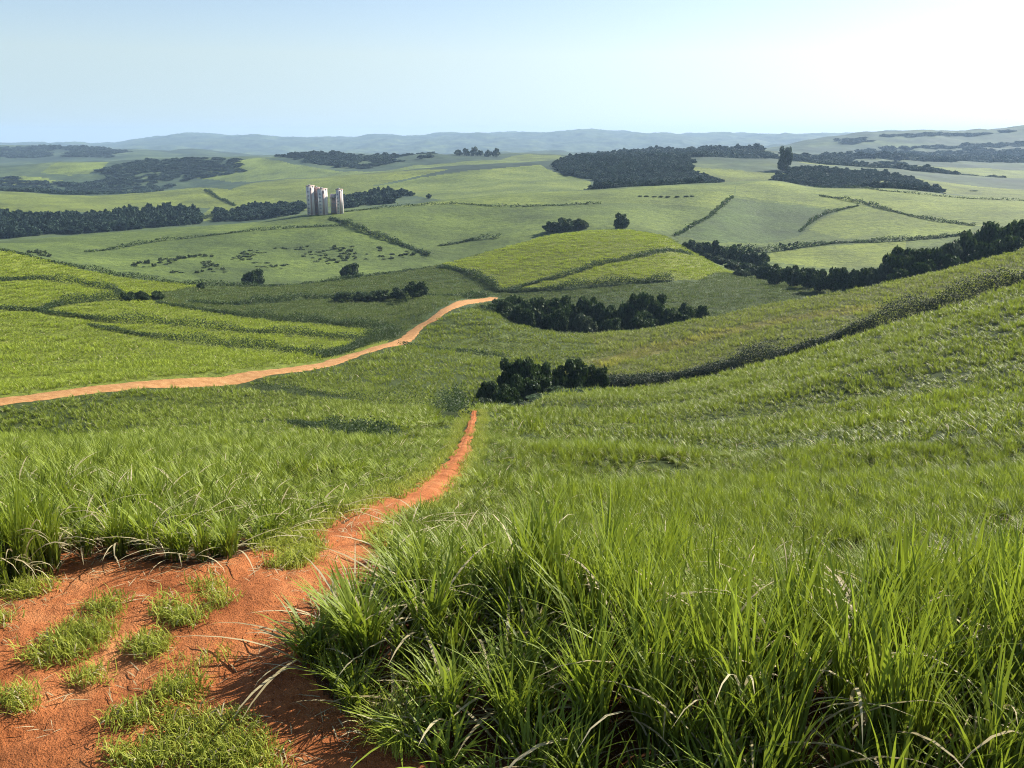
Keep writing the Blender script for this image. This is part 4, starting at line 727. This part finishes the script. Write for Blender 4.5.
# far woods and scrub: masses of crowns that nobody could count
WD = []
for s in range(5):
    me = crown_mesh('wood_crown', 260+s, 380, M_wood, .17, lobes=8)
    o = bpy.data.objects.new('wood_crown_%d' % s, me); WD.append(o)
WDC = proto_collection('protos_wood', WD)
M_scrub = leaf_material('scrub_leaf', (.03, .05, .022), (.10, .13, .055), (.10, .15, .04), .6, .25)
SC = []
for s in range(4): SC.append(bpy.data.objects.new('scrub_bush_%d' % s, crown_mesh('scrub_bush', 280+s, 130, M_scrub, .26, lobes=6)))
SCC = proto_collection('protos_scrub', SC)
def wood(name, label, poly, h, sp, keepf=1.0, cat='woods', ws=.85):
    p = np.array(poly); x, y = jgrid(p[:, 0].min(), p[:, 0].max(), p[:, 1].min(), p[:, 1].max(), sp)
    k = inpoly(x+fbm(x/40, y/40, 3, 77)*h*4, y+fbm(x/40, y/40, 3, 78)*h*6, p) & (rng.uniform(size=len(x)) < keepf) & (vnoise(x/(sp*4), y/(sp*7), 15) < (.30+.6*keepf)); x, y = x[k], y[k]; n = len(x)
    if n == 0: print('EMPTY', label); return
    hh = .78*h*rng.uniform(.45, 1.35, n)*(.5+.9*vnoise(x/45, y/45, 16)); w = sp*ws*rng.uniform(.75, 1.4, n)
    o = scatter(name, x, y, ground_z(x, y)-.3, rng.uniform(0, 6.28, n), rng.normal(0, .04, (n, 2)), np.stack([w, w, hh], 1), rng.uniform(-.3, .6, n), rng.integers(0, 4, n), SCC if cat == 'scrub' else WDC)
    print(name, n); tag(o, label, cat, 'stuff')
WL = ['long dark tree belt behind the field crest on the left', 'dark trees left of and behind the pale towers', 'low dark trees right of the pale towers', 'big dark blue-green wood on the slope behind the ridge field',
 'dark woodland band climbing the far left hills', 'lower far woodland band reaching the left border', 'dark wood crowning the far hill above the towers', 'far wooded ridge on the skyline above the big dark wood',
 'dark thickets below the very large lone tree', 'far scattered woodland on the right slopes', 'dark blue wooded hills at the far left horizon', 'blue-green wooded slopes of the right skyline hills', 'thin woodland along the crest of the right skyline hills', 'woodland strip halfway up the right skyline hills']
for lab, (pg, h) in zip(WL, WOODS):
    d = np.array(pg)[:, 1].mean(); wood('woods', lab, pg, h, 6 if d < 1200 else (12 if d < 2400 else 20), 1.0 if 'belt' in lab or 'big dark' in lab else (.8 if 'scattered' not in lab and 'slopes' not in lab else .5))
for lab, pg in zip(['dark low scrub scattered over the valley side below the towers', 'small scrub at the left border below the tree belt', 'scrub at the edge of the lens-shaped pale field'], SCRUB):
    wood('scrub', lab, pg, 1.7, 2.8, .36, 'scrub', .5)

# ---------------------------------------------------------------- towers
def flute_mat(name, c0, c1):
    m, nt, bs, out = mat(name)
    v = coords(nt, (1, 1, .05))
    nt.links.new(ramp(nt, noise(nt, 1.6, 4, v), [(.35, c0), (.65, c1)]), bs.inputs['Base Color']); bs.inputs['Roughness'].default_value = .7
    return m
M_white = flute_mat('tower_plaster', (.62, .54, .50), (.80, .73, .68)); M_pink = flute_mat('tower_pink_concrete', (.34, .22, .19), (.52, .37, .32)); M_grey = flute_mat('tower_grey_steel', (.20, .20, .23), (.36, .36, .40))
def lathe(name, prof, m_, parent, n=28, loc=(0, 0, 0)):
    vs = []; fs = []
    for (r_, z_) in prof:
        for k in range(n): a = k/n*6.28318; vs.append((r_*math.cos(a)+loc[0], r_*math.sin(a)+loc[1], z_))
    for s in range(len(prof)-1):
        for k in range(n): fs.append((s*n+k, s*n+(k+1) % n, (s+1)*n+(k+1) % n, (s+1)*n+k))
    return mesh_np(name, vs, fs, [m_], smooth=False, parent=parent)
def box(name, c, sz, m_, parent):
    x, y, z = c; a, b, d = (s/2 for s in sz)
    v = [(x+i*a, y+j*b, z+k*d) for i in (-1, 1) for j in (-1, 1) for k in (-1, 1)]
    return mesh_np(name, v, [(0, 1, 3, 2), (4, 6, 7, 5), (0, 4, 5, 1), (2, 3, 7, 6), (0, 2, 6, 4), (1, 5, 7, 3)], [m_], parent=parent)
def tower(label, dx, dy, wx, wy, h, m_, m2):
    x, y = SILO[0]+dx, SILO[1]+dy; g = float(ground_z(x, y)[0])
    e = bpy.data.objects.new('tower', None); COL.objects.link(e); e.location = (x, y, g-.5); e.rotation_euler = (0, 0, .12)
    tag(e, label, 'tower', 'thing', 'pale towers on the ridge')
    box('wall', (0, 0, h/2), (wx, wy, h), m_, e)
    for s in (-1, 1): box('rib', (s*(wx/2-.35), -wy/2-.16, h/2-.3), (.5, .3, h-.6), m_, e)
    box('stair_panel', (.1*wx, -wy/2-.05, h/2-.2), (wx*.22, .12, h-1.2), m2, e)
    box('roof', (0, 0, h+.2), (wx+.5, wy+.5, .4), m2, e); box('tank', (-.1*wx, 0, h+.7), (wx*.3, wy*.3, .6), M_grey, e)
    for k in range(6): box('window', (-.25*wx, -wy/2-.03, 2.2+k*(h-3)/6), (wx*.2, .08, .9), M_grey, e)
    return e
tower('tall pale tower at the left end of the tower group', -9.6, 1, 5.2, 5.5, 20.0, M_white, M_pink)
tower('narrow brownish pink tower squeezed between two pale ones', -5.6, 4, 3.4, 5.0, 18.6, M_pink, M_pink)
tower('broad pale tower in the middle of the tower group', -1.0, 0, 6.2, 5.5, 17.6, M_white, M_pink)
tower('separate slim whitish tower at the right end of the tower group', 10.6, 1, 4.4, 5.0, 16.8, M_white, M_pink)
e = bpy.data.objects.new('elevator_tower', None); COL.objects.link(e)
tx, ty = SILO[0]+6.0, SILO[1]+3; e.location = (tx, ty, float(ground_z(tx, ty)[0])-.5); tag(e, 'lower grey steel frame tower between the broad and the slim pale towers', 'elevator tower', 'thing')
for sx in (-1, 1):
    for sy in (-1, 1): box('post', (sx*1.7, sy*1.7, 7), (.45, .45, 14), M_grey, e)
for k in range(5):
    for s in (-1, 1): box('beam', (0, s*1.7, 1.6+k*2.9), (3.0, .3, .3), M_grey, e); box('beam', (s*1.7, 0, 1.6+k*2.9), (.3, 3.0, .3), M_grey, e)
box('machine_house', (0, 0, 12.4), (4.4, 4.4, 2.6), M_grey, e); box('wall_panel', (0.2, .4, 5.5), (3.0, 2.8, 11), M_pink, e)

# ---------------------------------------------------------------- haze: one closed box of even, thin air round camera and land
zlo, zhi = float(GZ.min())-3, max(float(GZ.max()), 6.0)+40
hv = [(x_, y_, z_) for x_ in (-19700, 19700) for y_ in (-60, 12300) for z_ in (zlo, zhi)]
hz = mesh_np('haze', hv, [(0, 1, 3, 2), (4, 6, 7, 5), (0, 4, 5, 1), (2, 3, 7, 6), (0, 2, 6, 4), (1, 5, 7, 3)])
hm = bpy.data.materials.new('haze_air'); hm.use_nodes = True; t = hm.node_tree; t.nodes.remove(t.nodes['Principled BSDF'])
pv = t.nodes.new('ShaderNodeVolumePrincipled'); pv.inputs['Color'].default_value = (.50, .72, 1.0, 1); pv.inputs['Density'].default_value = HAZE_DENSITY; pv.inputs['Anisotropy'].default_value = .1
t.links.new(pv.outputs[0], t.nodes['Material Output'].inputs['Volume']); hz.data.materials.append(hm)
tag(hz, 'thin blue air softening the far hills', 'haze', 'stuff')
print('zrange', zlo, zhi)
